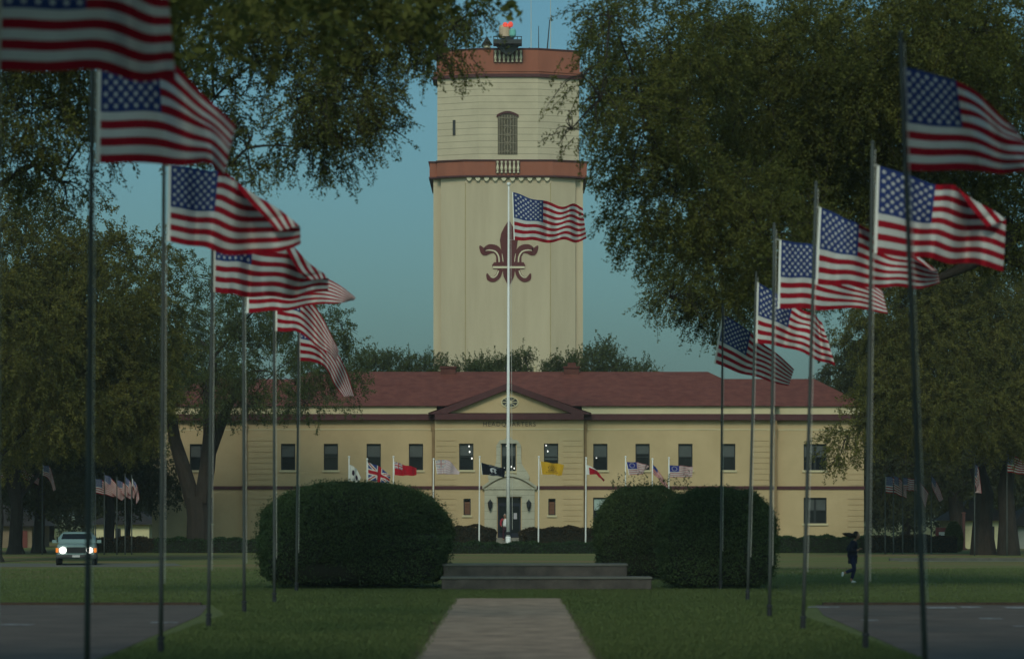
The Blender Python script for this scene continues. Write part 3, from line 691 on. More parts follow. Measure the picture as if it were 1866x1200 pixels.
bm = B(); lathe(bm, (TX(887), yc-.5, TZ(92)), [(.3, 0), (.3, .75), (.38, .8)], 10); build('vent_body', bm, M['creampaint'], vc)
bm = B(); lathe(bm, (TX(887), yc-.5, TZ(92)+.42), [(.36, 0), (.37, .12), (.36, .13)], 10); build('louvre', bm, M['dark'], vc)
bm = B(); lathe(bm, (TX(887), yc-.5, TZ(92)+.8), [(.48, 0), (.45, .08), (.1, .6), (.02, .75)], 10); build('cap', bm, M['bark'], vc)
for px, top, lab, r in ((870, 46, 'thin whip antenna left of the peaked roof vent on the tower', .025), (968, -20, 'pale tall whip antenna just right of the tower beacon', .03), (982, 40, 'dark short straight rod antenna right of the tower beacon', .045), (997, 28, 'dark leaning rod antenna near the right part of the tower roof', .06), (1004, -10, 'white tall whip antenna beside the leaning dark rod on the tower', .03)):
    a = empty('antenna', (TX(px), yc-.5, TZ(90)), lab, 'antenna', 'antennas on the tower roof')
    lean = .25 if px == 997 else 0
    bm = B(); tube(bm, [(TX(px), yc-.5, TZ(92)), (TX(px)+lean, yc-.5, TZ(top))], [r, r*.6], 6); build('rod', bm, M['creampaint'] if px in (968, 1004) else M['dark'], a)
    bm = B(); lathe(bm, (TX(px), yc-.5, TZ(92)), [(.12, 0), (.12, .25), (.06, .3)], 8); build('mount', bm, M['dark'], a)
bm = B(); lathe(bm, (TX(965), yc-.5, TZ(90)), [(.2, 0), (.25, .15), (.2, .4), (.02, .5)], 10); tag(build('roof_lamp', bm, M['dark']), 'small dark dome on the tower roof edge right of the beacon', 'lamp')

# ---------------------------------------------------------------- flags and poles
def hermite(us, vals, u):
    vals = np.array(vals, float); us = np.array(us, float); n = len(us)
    m = np.zeros_like(vals)
    for i in range(n):
        a, b = max(i-1, 0), min(i+1, n-1); m[i] = (vals[b]-vals[a])/(us[b]-us[a])
    i = np.clip(np.searchsorted(us, u) - 1, 0, n-2); h = (us[i+1]-us[i]); t = (u-us[i])/h
    sh = (slice(None),) + (None,)*(vals.ndim-1); t = t[sh]; h = h[sh]
    return (2*t**3-3*t**2+1)*vals[i] + (t**3-2*t**2+t)*h*m[i] + (-2*t**3+3*t**2)*vals[i+1] + (t**3-t**2)*h*m[i+1]
def flag(label, D, cols, amp=.12, wav=2.2, ph=0.0, slant=0.0, nx=90, ny=36, m='us', dye=None, group=None, header=.05, clips=None, cat='flag', vz=.02, fold=None, crease=None):
    us = [c[0] for c in cols]; u = np.linspace(0, 1, nx+1); v = np.linspace(0, 1, ny+1)
    T = hermite(us, [c[1] for c in cols], u); Bt = hermite(us, [c[2] for c in cols], u)
    PX = T[:, None, :]*(1-v)[None, :, None] + Bt[:, None, :]*v[None, :, None]
    U = u[:, None]; V = v[None, :]
    env = np.minimum(1, U*2.2)
    amp = amp*1.5; vz = vz*1.5
    dy = amp*env*(np.sin(2*math.pi*wav*U + ph + 1.1*V) + .45*np.sin(2*math.pi*wav*2.1*U + 2*ph - 1.7*V)) + slant*U
    zz = vz*env*np.sin(2*math.pi*wav*1.1*U + ph*1.7 + 2.6*V)*(1 + .3*np.sin(9*U+ph))
    if fold:       # fold = (u0, v_at_u0, v_at_1, depth): the cloth above the crease line leans away, giving a hard crease
        vc_ = fold[1] + (fold[2]-fold[1])*np.clip((U-fold[0])/(1-fold[0]), 0, 1)
        dy = dy + fold[3]*np.clip((vc_ - V)*3, -1, 1)*np.clip((U-fold[0])*5, 0, 1)
        zz = zz + .05*np.exp(-((V-vc_)/.09)**2)*np.clip((U-fold[0])*5, 0, 1)
    if crease:     # cloth beyond the crease line is folded over in front of the rest
        (ax_, ay_), (bx2, by2) = crease; dx_, dy_ = bx2-ax_, by2-ay_; l_ = math.hypot(dx_, dy_); nx_, ny_ = dy_/l_, -dx_/l_
        dist = (PX[:, :, 0]-ax_)*nx_ + (PX[:, :, 1]-ay_)*ny_; out = dist > 0
        PX[:, :, 0] -= np.where(out, 1.9*dist*nx_, 0); PX[:, :, 1] -= np.where(out, 1.9*dist*ny_, 0)
        dy = np.where(out, -np.abs(dy)*.4 - .10 - np.minimum(dist*D/F*.25, .12), dy); zz = np.where(out, zz*.5, zz)
    Y = D + dy; Xw = (PX[:, :, 0]-CX)*Y/F; Zw = H + (HY-PX[:, :, 1])*Y/F + zz
    verts = np.stack([Xw, Y, Zw], 2).reshape(-1, 3)
    i, j = np.meshgrid(np.arange(nx), np.arange(ny), indexing='ij'); a = (i*(ny+1)+j).reshape(-1)
    faces = np.stack([a, a+1, a+ny+2, a+ny+1], 1)
    me = bpy.data.meshes.new('flag'); me.from_pydata(verts.tolist(), [], faces.tolist())
    uvl = me.uv_layers.new(name='UVMap'); uvs = np.stack([np.broadcast_to(U, (nx+1, ny+1)), np.broadcast_to(V, (nx+1, ny+1))], 2).reshape(-1, 2)
    uvl.data.foreach_set('uv', uvs[faces.reshape(-1)].reshape(-1).astype(np.float32))
    if dye:
        ca = me.color_attributes.new('dye', 'FLOAT_COLOR', 'POINT')
        ca.data.foreach_set('color', np.array([(*dye(a_, b_), 1) for a_, b_ in uvs], dtype=np.float32).reshape(-1)); m = 'dye'
    o = link('flag', me, M[m], None, True)
    tag(o, label, cat, group)
    g = verts.reshape(nx+1, ny+1, 3)
    if header:
        bm = B(); hv = [[bm.verts.new(g[0, j]) for j in range(ny+1)], [bm.verts.new(g[0, j] - np.array([header, .0, 0])) for j in range(ny+1)]]
        for j in range(ny): bm.faces.new((hv[0][j], hv[1][j], hv[1][j+1], hv[0][j+1]))
        build('header_band', bm, M['header'], o)
    if clips:
        for j in (0, ny):
            q = Vector(g[0, j]); e2 = clips(q.z); bm = B(); tube(bm, [q - Vector((header*.5, 0, 0)), (q+e2)/2 + Vector((0, 0, .015)), e2], .010, 5); build('snap_hook', bm, M['rope'], o)
    return o
def pole(label, base, top, D, r=.041, m='pole', group=None, sleeve=True, name='flagpole', ball=False):
    b = P(base[0], base[1], D); b.z = 0; t = P(top[0], top[1], D)
    e = empty(name, b, label, 'flagpole', group)
    bm = B(); n = 6; pts = [b.lerp(t, i/n) for i in range(n+1)]; tube(bm, pts, [r*(1-.30*i/n) for i in range(n+1)], 12)
    build('shaft', bm, M[m], e, True)
    if sleeve:
        d = (t-b).normalized(); bm = B(); tube(bm, [b, b + d*.22], [r*1.35, r*1.35], 12); tube(bm, [b + d*.24, b + d*.30], [r*1.6, r*1.5], 12)
        build('ground_sleeve', bm, M['dark'], e)
        bm = B(); o_ = Vector((r+.02, -.01, 0)); tube(bm, [b + d*1.2 + o_, t - d*.1 + o_*.8], .006, 4); build('halyard', bm, M['rope'], e)
        bm = B(); lathe(bm, t, [(r*.8, 0), (r*.9, .03), (r*.3, .06)], 8); build('cap', bm, M['pole'], e)
    if ball: bm = B(); bmesh.ops.create_uvsphere(bm, u_segments=10, v_segments=8, radius=ball, matrix=__import__('mathutils').Matrix.Translation(t)); build('finial', bm, M[m], e, True)
    return lambda z: b.lerp(t, min(1, z/t.z))
GP = 'tall grey flagpoles lining both sides of the path'; GF = 'American flags on the tall poles lining the path'
rowL = [ # s, pole base px, pole top px, flag cols, label bits
 (175, -14, -8, [(0,(8,-118),(0,128)),(.4,(152,-115),(162,130)),(.7,(235,-100),(245,142)),(1,(302,-70),(320,150))], .10, 1.6, .3, 'largest nearest flag of the left row, cut off by the top left corner'),
 (138, 158, 169, [(0,(185,95),(182,297)),(.4,(288,102),(300,298)),(.7,(368,165),(372,300)),(1,(430,232),(408,322))], .16, 1.5, 2.0, 'dim second flag of the left row, just below the big corner flag'),
 (107, 293, 299, [(0,(312,302),(310,440)),(.4,(398,312),(385,455)),(.62,(448,328),(440,464)),(.8,(492,342),(495,462)),(1,(546,362),(548,442))], .14, 2.2, 4.0, 'bright third flag of the left row with its upper fly corner folded down'),
 (87, 380, 388, [(0,(394,405),(392,532)),(.4,(462,412),(455,540)),(.65,(530,432),(515,542)),(.85,(578,452),(560,538)),(1,(600,470),(598,530))], .15, 2.6, 1.0, 'fourth flag of the left row, its canton hidden behind the flag in front'),
 (76, 445, 443, [(0,(455,460),(453,570)),(.4,(520,478),(515,565)),(.7,(582,500),(575,556)),(1,(648,541),(642,546))], .12, 2.0, 5.0, 'fifth flag of the left row, ending in a sharp point toward the right'),
 (69, 500, 499, [(0,(505,503),(505,603)),(.4,(548,528),(546,607)),(.7,(590,582),(586,636)),(1,(618,640),(612,658))], .12, 1.8, .5, 'sixth flag of the left row, sagging down to the right'),
 (60, 540, 545, [(0,(547,568),(546,657)),(.35,(578,590),(583,662)),(.6,(606,632),(600,682)),(.8,(630,672),(612,704)),(1,(646,720),(626,724))], .10, 2.0, 2.5, 'farthest flag of the left row, its tail hanging over the red roof'),
]
ordn = ['nearest', 'second', 'third', 'fourth', 'fifth', 'sixth', 'farthest']
for k, (s_, pb, pt, cols, amp, wav, ph, lab) in enumerate(rowL):
    D = F/s_; yb = HY + H*s_
    cp_ = pole(('tall grey flagpole at the left frame edge, just outside the picture' if k == 0 else '%s tall grey flagpole of the left row, counted from the front' % ordn[k]), (pb, yb), (pt, yb - 9.0*s_), D, group=GP)
    fold = {1: (.38, .45, .55, .25)}.get(k); crease = {2: ((396, 306), (552, 412)), 3: ((500, 420), (604, 512))}.get(k)
    flag('American flag, ' + lab, D, cols, amp, wav, ph, slant=.15, group=GF, clips=cp_, nx=110, ny=44, fold=fold, crease=crease)
rowR = [
 (135, 1688, 1641, [(0,(1648,122),(1653,310)),(.4,(1742,146),(1765,312)),(.7,(1800,188),(1830,312)),(1,(1846,226),(1900,318))], .13, 1.5, 1.0, 'nearest largest flag of the right row, at the right edge of the picture', 65),
 (104, 1577, 1590, [(0,(1603,302),(1598,462)),(.4,(1705,334),(1690,472)),(.7,(1768,345),(1758,480)),(.88,(1812,352),(1800,486)),(1,(1836,358),(1828,492))], .15, 2.3, 3.2, 'bright second flag of the right row with a folded fly corner', 262),
 (89, 1463, 1487, [(0,(1497,378),(1490,518)),(.4,(1566,408),(1560,521)),(.65,(1625,440),(1620,524)),(.85,(1672,462),(1668,524)),(1,(1706,480),(1713,514))], .14, 2.2, .4, 'third flag of the right row, its tip narrowing behind another pole', 335),
 (79.5, 1402, 1411, [(0,(1424,437),(1421,562)),(.4,(1488,450),(1490,563)),(.75,(1565,500),(1560,563)),(1,(1608,532),(1618,568))], .12, 1.7, 5.5, 'fourth flag of the right row with a dark canton crossed by a pole', 410),
 (67, 1362, 1378, [(0,(1383,515),(1380,625)),(.4,(1445,552),(1428,632)),(.7,(1480,572),(1480,650)),(1,(1498,586),(1522,667))], .12, 2.2, 1.7, 'fifth flag of the right row, its striped end drooping against sky', 498),
 (58.5, 1313, 1317, [(0,(1319,572),(1304,662)),(.4,(1368,606),(1352,680)),(.7,(1408,638),(1396,693)),(1,(1447,672),(1437,702))], .10, 1.6, 2.9, 'farthest flag of the right row, flying above the red roof end', 556),
]
ordr = ['nearest leaning', 'second', 'third', 'fourth', 'fifth', 'farthest']
for k, (s_, pb, pt, cols, amp, wav, ph, lab, ty) in enumerate(rowR):
    D = F/s_; yb = HY + H*s_
    cp_ = pole('%s tall grey flagpole of the right row, counted from the front' % ordr[k], (pb, yb), (pt, ty), D, group=GP)
    fold = {0: (.45, .35, .5, .22), 4: (.4, .4, .5, .2)}.get(k); crease = {1: ((1735, 336), (1838, 402)), 2: ((1548, 398), (1700, 486))}.get(k)
    flag('American flag, ' + lab, D, cols, amp, wav, ph, slant=.12, group=GF, clips=cp_, nx=110, ny=44, fold=fold, crease=crease)
# the tall white pole
D = 184.; st_ = F/D
b = P(926, 990, D); e = empty('flagpole', (b.x, D, 0), 'very tall white flagpole in front of the headquarters door, in line with the path', 'flagpole')
tp = P(927, 338, D)
bm = B(); tube(bm, [(b.x, D, 0), (b.x, D, 1.0)], [.15, .15], 16); tube(bm, [(b.x, D, 1.02), (b.x, D, 7), tp], [.115, .10, .045], 16); build('shaft', bm, M['whitepole'], e, True)
bm = B(); lathe(bm, (b.x, D, 1.1), [(.14, 0), (.17, .03), (.17, .14), (.14, .17)], 12); build('collar', bm, M['dark'], e)
bm = B(); bmesh.ops.create_uvsphere(bm, u_segments=12, v_segments=8, radius=.12); 
for v in bm.verts: v.co += tp + Vector((0, 0, .08))
build('finial', bm, M['whitepole'], e, True)
bm = B(); tube(bm, [(b.x+.25, D-.12, 1.4), tp + Vector((.12, 0, -.2))], .012, 4); build('halyard', bm, M['rope'], e)
flag('large American flag flying from the tall white pole in front of the tower', D, [(0,(935,350),(938,437)),(.4,(990,367),(989,440)),(.7,(1030,374),(1030,440)),(.88,(1050,375),(1052,438)),(1,(1062,377),(1069,435))], .28, 2.2, .8, .4, 120, 50, header=.06, vz=.07, clips=lambda z: Vector((b.x+.08, D, z)))

# ring of small flags before the entrance
W_ = (.70, .70, .66); RD = (.42, .015, .03); BL = (.03, .05, .22); BK = (.012, .014, .022)
def d_white(u, v):
    for cx_, cy in ((.35, .42), (.72, .55)):
        if (u-cx_)**2*2.2 + (v-cy)**2 < .035: return (.03, .012, .03)
    if u > .9 and v > .5: return (.03, .02, .03)
    return W_
def d_uj(u, v, w=1):
    if abs(u-.5) < .07 or abs(v-.5) < .10: return RD
    if abs(u-.5) < .12 or abs(v-.5) < .18: return W_
    d1, d2 = abs((u-.5)-(v-.5)), abs((u-.5)+(v-.5))
    if min(d1, d2) < .04: return RD
    if min(d1, d2) < .12: return W_
    return BL
def d_ens(u, v): return d_uj(u/.42, v/.5) if u < .42 and v < .5 else RD
def d_gu(u, v):
    if u < .5 and v < .54: return tuple(.55*a+.25 for a in d_uj(u/.5, v/.54))
    return (.52, .34, .38) if int(v*13) % 2 == 0 else (.62, .58, .58)
def d_pow(u, v):
    du, dv = (u-.52)*1.7, v-.5
    if du*du+dv*dv < .075:
        # pale disc with a dark bowed head and a thin tower line
        if (du+.05)**2*2.2 + (dv+.03)**2 < .012 or (abs(du+.02) < .10 and dv > .10) : return BK
        if du > .14 and abs(dv) < .12: return BK
        return (.5, .52, .55)
    if .30 < u < .74 and (.06 < v < .13 or .86 < v < .92) and int(u*40) % 2: return (.3, .32, .36)
    return BK
def d_gad(u, v):
    yel = (.62, .36, .03)
    du, dv = (u-.5)*1.6, v-.45
    r = math.hypot(du, dv*1.4); a = math.atan2(dv, du)
    if r < .30 and abs((r - .05*a/3.14) % .13 - .06) < .028 and v < .68: return (.20, .12, .03)
    if abs(v-.66) < .04 and .3 < u < .7: return (.20, .13, .03)
    if .22 < u < .78 and abs(v-.82) < .035 and int(u*46) % 3: return (.24, .14, .03)
    return yel
def d_rw(u, v): return W_ if u < .10 or (v < .2 and u < .5) else (.38, .012, .03)
def d_str(u, v): return BL if (v < .4 and u < .4) else (RD if int(v*9) % 2 == 0 else (.55, .5, .48))
GS = 'small flags on white poles in front of the headquarters'; GW = 'short white flagpoles in front of the headquarters'
ringf = [
 (635, 832, 'white flag with dark round marks drooping above the left round shrub', d_white, None, [(0,(637,846),(637,873)),(.5,(648,852),(645,878)),(1,(658,869),(652,882))]),
 (668, 836, 'blue flag with red and white crosses above the left round shrub', d_uj, None, [(0,(671,842),(671,874)),(.5,(692,850),(690,878)),(1,(712,867),(708,882))]),
 (716, 832, 'red flag with a small crossed canton left of the entrance', d_ens, None, [(0,(719,840),(719,865)),(.4,(732,845),(734,866)),(.75,(748,849),(750,866)),(1,(759,852),(759,865))]),
 (789, 836, 'faded pinkish striped flag beside the left downspout', d_gu, None, [(0,(794,838),(797,863)),(.6,(818,839),(815,863)),(1,(838,860),(836,864))]),
 (873, 832, 'black flag with a pale round emblem beside the white pole', d_pow, None, [(0,(877,842),(879,864)),(.5,(899,848),(899,866)),(1,(921,853),(919,869))]),
 (981, 832, 'yellow flag with a brown coiled snake right of the entrance', d_gad, None, [(0,(985,840),(988,864)),(.5,(1006,843),(1006,864)),(1,(1028,846),(1024,866))]),
 (1067, 834, 'red flag furled into a thin tail beside the right downspout', d_rw, None, [(0,(1069,846),(1070,864)),(.4,(1084,853),(1086,864)),(.6,(1090,860),(1090,867)),(1,(1102,874),(1100,877))]),
 (1139, 832, 'striped flag with a blue canton above the rear right shrub', None, 'us_old', [(0,(1142,841),(1147,865)),(.4,(1160,842),(1162,864)),(.75,(1176,845),(1172,863)),(1,(1183,849),(1170,860))]),
 (1188, 836, 'dark striped flag hanging limp and diagonal above the right shrubs', d_str, None, [(0,(1189,845),(1190,862)),(.4,(1199,856),(1196,868)),(1,(1220,888),(1213,887))]),
 (1218, 834, 'striped flag with a blue canton flying flat, rightmost before the building', None, 'us_old', [(0,(1220,847),(1221,869)),(.5,(1242,848),(1242,869)),(1,(1263,850),(1261,869))]),
]
for k, (px, ty, lab, dye, mm, cols) in enumerate(ringf):
    D = 188 + [0, 1, .5, 1, 0, .3, .8, 1, .4, .2][k]
    c_ = pole('short white flagpole holding the ' + lab.split(' beside')[0].split(' above')[0].split(' left of')[0].split(' right of')[0].split(', rightmost')[0], (px, 1000), (px+1, ty), D, r=.05, m='whitepole', group=GW, sleeve=False, ball=.07)
    flag(lab, D, cols, .05, 1.8, k*1.3, .1, 72, 42, m=mm or 'us', dye=dye, group=GS, header=.03, vz=.012)
# small flags on the side streets
GD = 'small American flags on the side streets'; GQ = 'thin grey flagpoles on the side streets'
side = [
 (-3, 848, 'cut off by the left frame edge', [(0,(-2,847),(-2,872)),(.5,(12,849),(12,872)),(1,(27,858),(26,877))], 1008),
 (27, 845, 'second from the left frame edge, over the dark trees', [(0,(28,848),(27,868)),(.5,(40,849),(42,870)),(1,(72,872),(70,884))], 1008),
 (77, 845, 'hanging down beside the left trees, third from the left', [(0,(79,847),(79,866)),(.5,(92,853),(90,874)),(1,(102,892),(97,894))], 1010),
 (174, 868, 'leftmost of the cluster between the trees left of the building', [(0,(175,872),(175,898)),(.4,(186,874),(186,900)),(1,(212,890),(208,905))], 1010),
 (190, 862, 'raised highest in the cluster left of the building', [(0,(191,865),(190,884)),(.4,(203,870),(200,896)),(1,(228,905),(222,912))], 1010),
 (213, 870, 'in the middle of the cluster left of the building', [(0,(213,874),(213,896)),(.4,(224,878),(222,899)),(1,(240,900),(238,910))], 1010),
 (228, 864, 'striped and sagging, fourth in the cluster left of the building', [(0,(229,868),(228,890)),(.5,(238,878),(235,900)),(1,(246,898),(244,908))], 1010),
 (240, 866, 'narrow and drooping, nearest the building in the left cluster', [(0,(242,872),(242,885)),(.5,(250,885),(247,900)),(1,(254,908),(248,918))], 1010),
 (1613, 864, 'leftmost of the group right of the building', [(0,(1615,868),(1614,897)),(.5,(1630,870),(1630,899)),(1,(1650,885),(1648,905))], 1009),
 (1628, 862, 'overlapped by its neighbour right of the building', [(0,(1629,866),(1629,892)),(.5,(1640,872),(1640,900)),(1,(1652,892),(1652,908))], 1009),
 (1645, 866, 'level and fully open in the group right of the building', [(0,(1646,870),(1646,892)),(.5,(1656,871),(1656,893)),(1,(1668,872),(1668,895))], 1009),
 (1667, 860, 'white edged and partly hidden by the leaning near pole', [(0,(1668,866),(1668,893)),(.5,(1676,876),(1678,905)),(1,(1692,898),(1686,924))], 1009),
 (1697, 862, 'drooping diagonally right of the leaning near pole', [(0,(1697,866),(1697,884)),(.5,(1708,880),(1704,900)),(1,(1719,908),(1712,914))], 1009),
 (1776, 828, 'hanging limp on the taller pole before the right trunks', [(0,(1777,846),(1776,880)),(.5,(1783,852),(1779,892)),(1,(1789,898),(1776,898))], 1012),
 (1835, 822, 'open and blue cantoned near the right frame edge', [(0,(1836,826),(1836,860)),(.5,(1852,832),(1852,862)),(1,(1872,838),(1872,866))], 1012),
]
for k, (px, ty, lab, cols, yb) in enumerate(side):
    D = H*F/(yb-HY)
    pole('thin flagpole carrying the flag ' + lab, (px, yb), (px, ty), D, r=.04, group=GQ, sleeve=False, ball=.05)
    flag('small American flag ' + lab, D, cols, .05, 1.6, k*.9, .08, 40, 24, group=GD, header=.03, vz=.015)

# ---------------------------------------------------------------- plinth, shrubs, hedges
pl = empty('stone_steps', (-.1, 95.3, 0), 'low two-tier grey stone steps across the lawn between the round shrubs', 'steps')
xa = (926-CX)/58.7
for xl, xr, y0, y1, z1, nm in ((-2.18, 4.32, 95.2, 96.6, .42, 'lower_step'), (-2.16, 3.62, 96.6, 98.2, .80, 'upper_step')):
    bm = B(); bx(bm, xl, xr, y0+.004, y1, -.05, z1-.07); bmesh.ops.bevel(bm, geom=bm.edges[:], offset=.02, segments=1, affect='EDGES'); st = build(nm, bm, M['plinth'], pl)
    bm = B(); bx(bm, xl-.03, xr+.03, y0-.03, y1-.001, z1-.069, z1); bmesh.ops.bevel(bm, geom=bm.edges[:], offset=.015, segments=1, affect='EDGES'); build('coping', bm, M['plinthtop'], st)
def shrub(label, px0, px1, py_top, s_, m='leafD', n=60000, leaf=.06, name='clipped_shrub', p=2.7, cat='shrub', seed=0):
    D = F/s_; c = P((px0+px1)/2, HY, D); hw = (px1-px0)/2/s_; zt = H + (HY-py_top)/s_
    D += hw*.62
    e = empty(name, (c.x, D, 0), label, cat)
    u = unit(n); pz = np.where(u[:, 2] < 0, 7.0, p); k = (np.abs(u[:, 0])**pz + np.abs(u[:, 1])**pz + np.abs(u[:, 2])**pz)**(-1/pz); k *= np.where(u[:, 2] < 0, 1 - .10*np.abs(u[:, 2]), 1); q = u*k[:, None]
    lump = 1 + .045*field(q*4, 1.4, 5+seed) + .05*field(q*4, 3.6, 9+seed) + .025*field(q*4, .5, 19+seed)
    q = q*lump[:, None]*(1 - .10*rng.random(n)**2)[:, None]
    tuft = rng.random(n) < .10; q[tuft] *= (1 + .085*rng.random(tuft.sum()))[:, None]
    pos = np.stack([q[:, 0]*hw, q[:, 1]*hw*.85, (q[:, 2]*.5+.5)*zt], 1) + np.array([c.x, D, 0]); pos = pos[pos[:, 2] > .03]
    dirs = (pos - np.array([c.x, D, zt/2])); dirs /= np.linalg.norm(dirs, axis=1)[:, None]
    link('foliage', quads_mesh('foliage', leaf_quads(pos, leaf, .6, dirs*.7), rng.random(len(pos))), M[m], e)
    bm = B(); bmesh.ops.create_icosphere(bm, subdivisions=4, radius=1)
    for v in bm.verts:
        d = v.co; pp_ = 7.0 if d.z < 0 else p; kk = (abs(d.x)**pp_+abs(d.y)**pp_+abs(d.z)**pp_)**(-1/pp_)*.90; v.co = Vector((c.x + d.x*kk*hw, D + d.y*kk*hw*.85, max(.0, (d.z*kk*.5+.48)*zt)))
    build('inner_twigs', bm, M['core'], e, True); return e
shrub('large dark green clipped round shrub left of the stone steps', 467, 817, 876, 58.0, seed=1, n=130000, p=2.35)
shrub('dark green clipped round shrub at the right, in front of its twin', 1203, 1418, 889, 58.0, seed=2, p=2.6, n=90000)
shrub('rounded dark shrub behind, between the stone steps and the front right shrub', 1086, 1262, 886, 51.0, seed=3, n=80000, p=2.4)
# loose upright shoots on the rear shrub's top
bm_pos = []
for k in range(16):
    px = 1120 + k*9 + random.uniform(-4, 4); q0 = P(px, 892, F/51+.5); hh = random.uniform(.2, .75)
    for t in np.linspace(0, 1, 26): bm_pos.append((q0.x + random.gauss(0, .05), q0.y + random.gauss(0, .05), q0.z + hh*t))
o = link('shrub_shoots', quads_mesh('shoots', leaf_quads(np.array(bm_pos), .08, .5), rng.random(len(bm_pos))), M['leafF'])
rs = [x for x in S.objects if x.get('label', '').startswith('rounded dark shrub behind')][0]; o.parent = rs; o.location = -Vector(rs.location); o.name = 'shoots'
def hedge(label, x0, x1, y0, y1, z1, m, dens=420, leaf=.11, mound=0):
    e = empty('hedge', ((x0+x1)/2, y0, 0), label, 'hedge'); 
    n = int(dens*((x1-x0)*(z1 + (y1-y0)) ))
    a = rng.random(n); xx = x0 + (x1-x0)*a; side_ = rng.random(n) < z1/(z1+y1-y0)
    top = z1 + mound*(np.abs(np.sin(a*math.pi))**.3-.85) + .06*np.sin(xx*2.1) + .05*np.sin(xx*5.3+1)
    yy = np.where(side_, y0 + rng.random(n)*.15, y0 + rng.random(n)*(y1-y0)); zz = np.where(side_, rng.random(n)*top, top - rng.random(n)*.12)
    pos = np.stack([xx, yy, np.maximum(zz, .03)], 1) + rng.normal(size=(n, 3))*.03
    link('foliage', quads_mesh('foliage', leaf_quads(pos, leaf, .6), rng.random(n)), M[m], e)
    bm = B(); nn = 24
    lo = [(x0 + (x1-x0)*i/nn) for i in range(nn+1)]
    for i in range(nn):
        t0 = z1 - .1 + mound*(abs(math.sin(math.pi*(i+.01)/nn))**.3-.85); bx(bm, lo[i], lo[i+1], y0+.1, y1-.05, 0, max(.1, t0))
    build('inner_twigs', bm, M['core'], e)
def hx(px, D): return (px-CX)*D/F
hedge('low dark green hedge running in front of the white poles at the centre', hx(800, 182), hx(1100, 182), 182, 183.2, .64, 'leafF')
hedge('mounded brownish hedge left of the entrance door', hx(800, 193), hx(904, 193), 193, 195.5, 1.50, 'leafE', mound=.5)
hedge('mounded brownish hedge right of the entrance door', hx(946, 193), hx(1100, 193), 193, 195.5, 1.42, 'leafE', mound=.45)
hedge('long dark hedge along the wall of the left wing, below the forked oak', hx(278, 184), hx(600, 184), 184.5, 186.2, .85, 'leafF', 300)
hedge('brownish hedge under the trees left of the building', hx(150, 186), hx(285, 186), 186, 188, .9, 'leafE', 300)
hedge('long dark hedge along the wall of the right wing', hx(1400, 184), hx(1590, 184), 184.5, 186.2, .98, 'leafF', 300)
hedge('brownish hedge right of the building behind the thin flagpoles', hx(1592, 186), hx(1745, 186), 186, 188, 1.0, 'leafE', 300)

# ---------------------------------------------------------------- trees
tree('huge oak at the upper right whose crown hangs over the tower edge', (20, 96), .7, 6.0,
 [(1215,70,150,130,112),(1110,30,60,50,108,.5),(1175,230,105,110,110),(1062,140,48,50,106,.35),(1042,235,42,40,106,.32),(1095,180,45,60,106,.6),(1230,360,130,110,112),(1290,470,110,85,114),(1310,560,70,45,115),(1225,545,50,30,113,.6),(1385,420,130,110,112),
  (1400,200,200,180,118),(1450,500,110,60,118),(1600,100,220,170,116),(1620,300,200,150,120),(1800,250,200,200,122),(1790,60,200,150,114),(1700,400,120,60,120),(1560,430,100,60,118),(1840,420,90,60,120),(1290,170,110,130,128),(1460,170,120,150,128),(1420,330,120,110,128),(1560,260,120,120,128),(1700,120,150,120,128)],
 'leafA', 12.0, .088, .70, .50, 46, -.45, seed=11, near=.76,
 trunks=[([(2010,1150,96),(2000,950,96),(1985,700,96),(1960,520,96)],[1.0,.7,.6,.5]), ([(1985,560,96),(1905,400,92),(1850,425,91),(1800,465,90),(1745,492,90),(1690,515,90)],[.4,.3,.26,.2,.15,.08]), ([(1960,520,96),(1890,490,92),(1830,468,91),(1775,430,90)],[.3,.2,.13,.07])])
tree('huge oak at the upper left with branches hanging beside the tower top', (-19, 84), .7, 7.0,
 [(60,190,120,80,102),(30,270,90,60,104,.4),(150,90,200,120,104),(60,20,140,80,100),(390,30,150,65,100),(590,50,150,80,102),(540,180,75,70,100,.8),(460,120,60,60,104,.35),(600,190,95,60,101),(665,175,70,50,102,.8),(700,50,140,65,102),(820,50,70,45,100,.28),(800,110,70,22,100,.5),
  (390,180,60,60,102,.6),(450,270,45,45,102,.3),(375,240,60,60,104,.8),(560,270,90,40,102,.5),(610,260,60,50,103,.4),(690,235,60,25,102,.35),(420,300,50,25,103,.3),(760,40,60,50,102,.6), (110,330,80,45,106,.3),(60,300,60,40,107,.3),(190,230,50,70,106,.3),(870,20,40,25,98,.2)],
 'leafA', 12.0, .084, .65, .60, 46, -.42, seed=5, near=.78)
tree('near oak arching over the road from the left, dark limb along the top edge', (-17, 22), .6, 6.0,
 [(520,-16,240,34,58), (300,-40,200,50,50), (700,-25,120,28,58)],
 'leafA', 3.4, .2, 1.1, .3, 40, -.9, seed=7, twigs=False, world=[(-9,30,13.5,5,3), (-4,22,14,5,3.5), (-12,18,15,6,4), (-4,10,16,6,4), (-13,6,16,6,5), (-6,-2,17,6,5), (-14,-6,14,6,5)])
tree('near oak arching over the road from the right, above the picture', (16, 18), .6, 6.0, [],
 'leafA', 3.4, .2, 1.1, .3, 40, -.9, seed=8, twigs=False, world=[(8,32,13.5,5,3), (5,22,15,5,3.5), (12,20,15,6,4), (5,10,17,6,4), (13,6,16,6,5), (3,-2,18,6,5), (11,-6,15,6,5)])
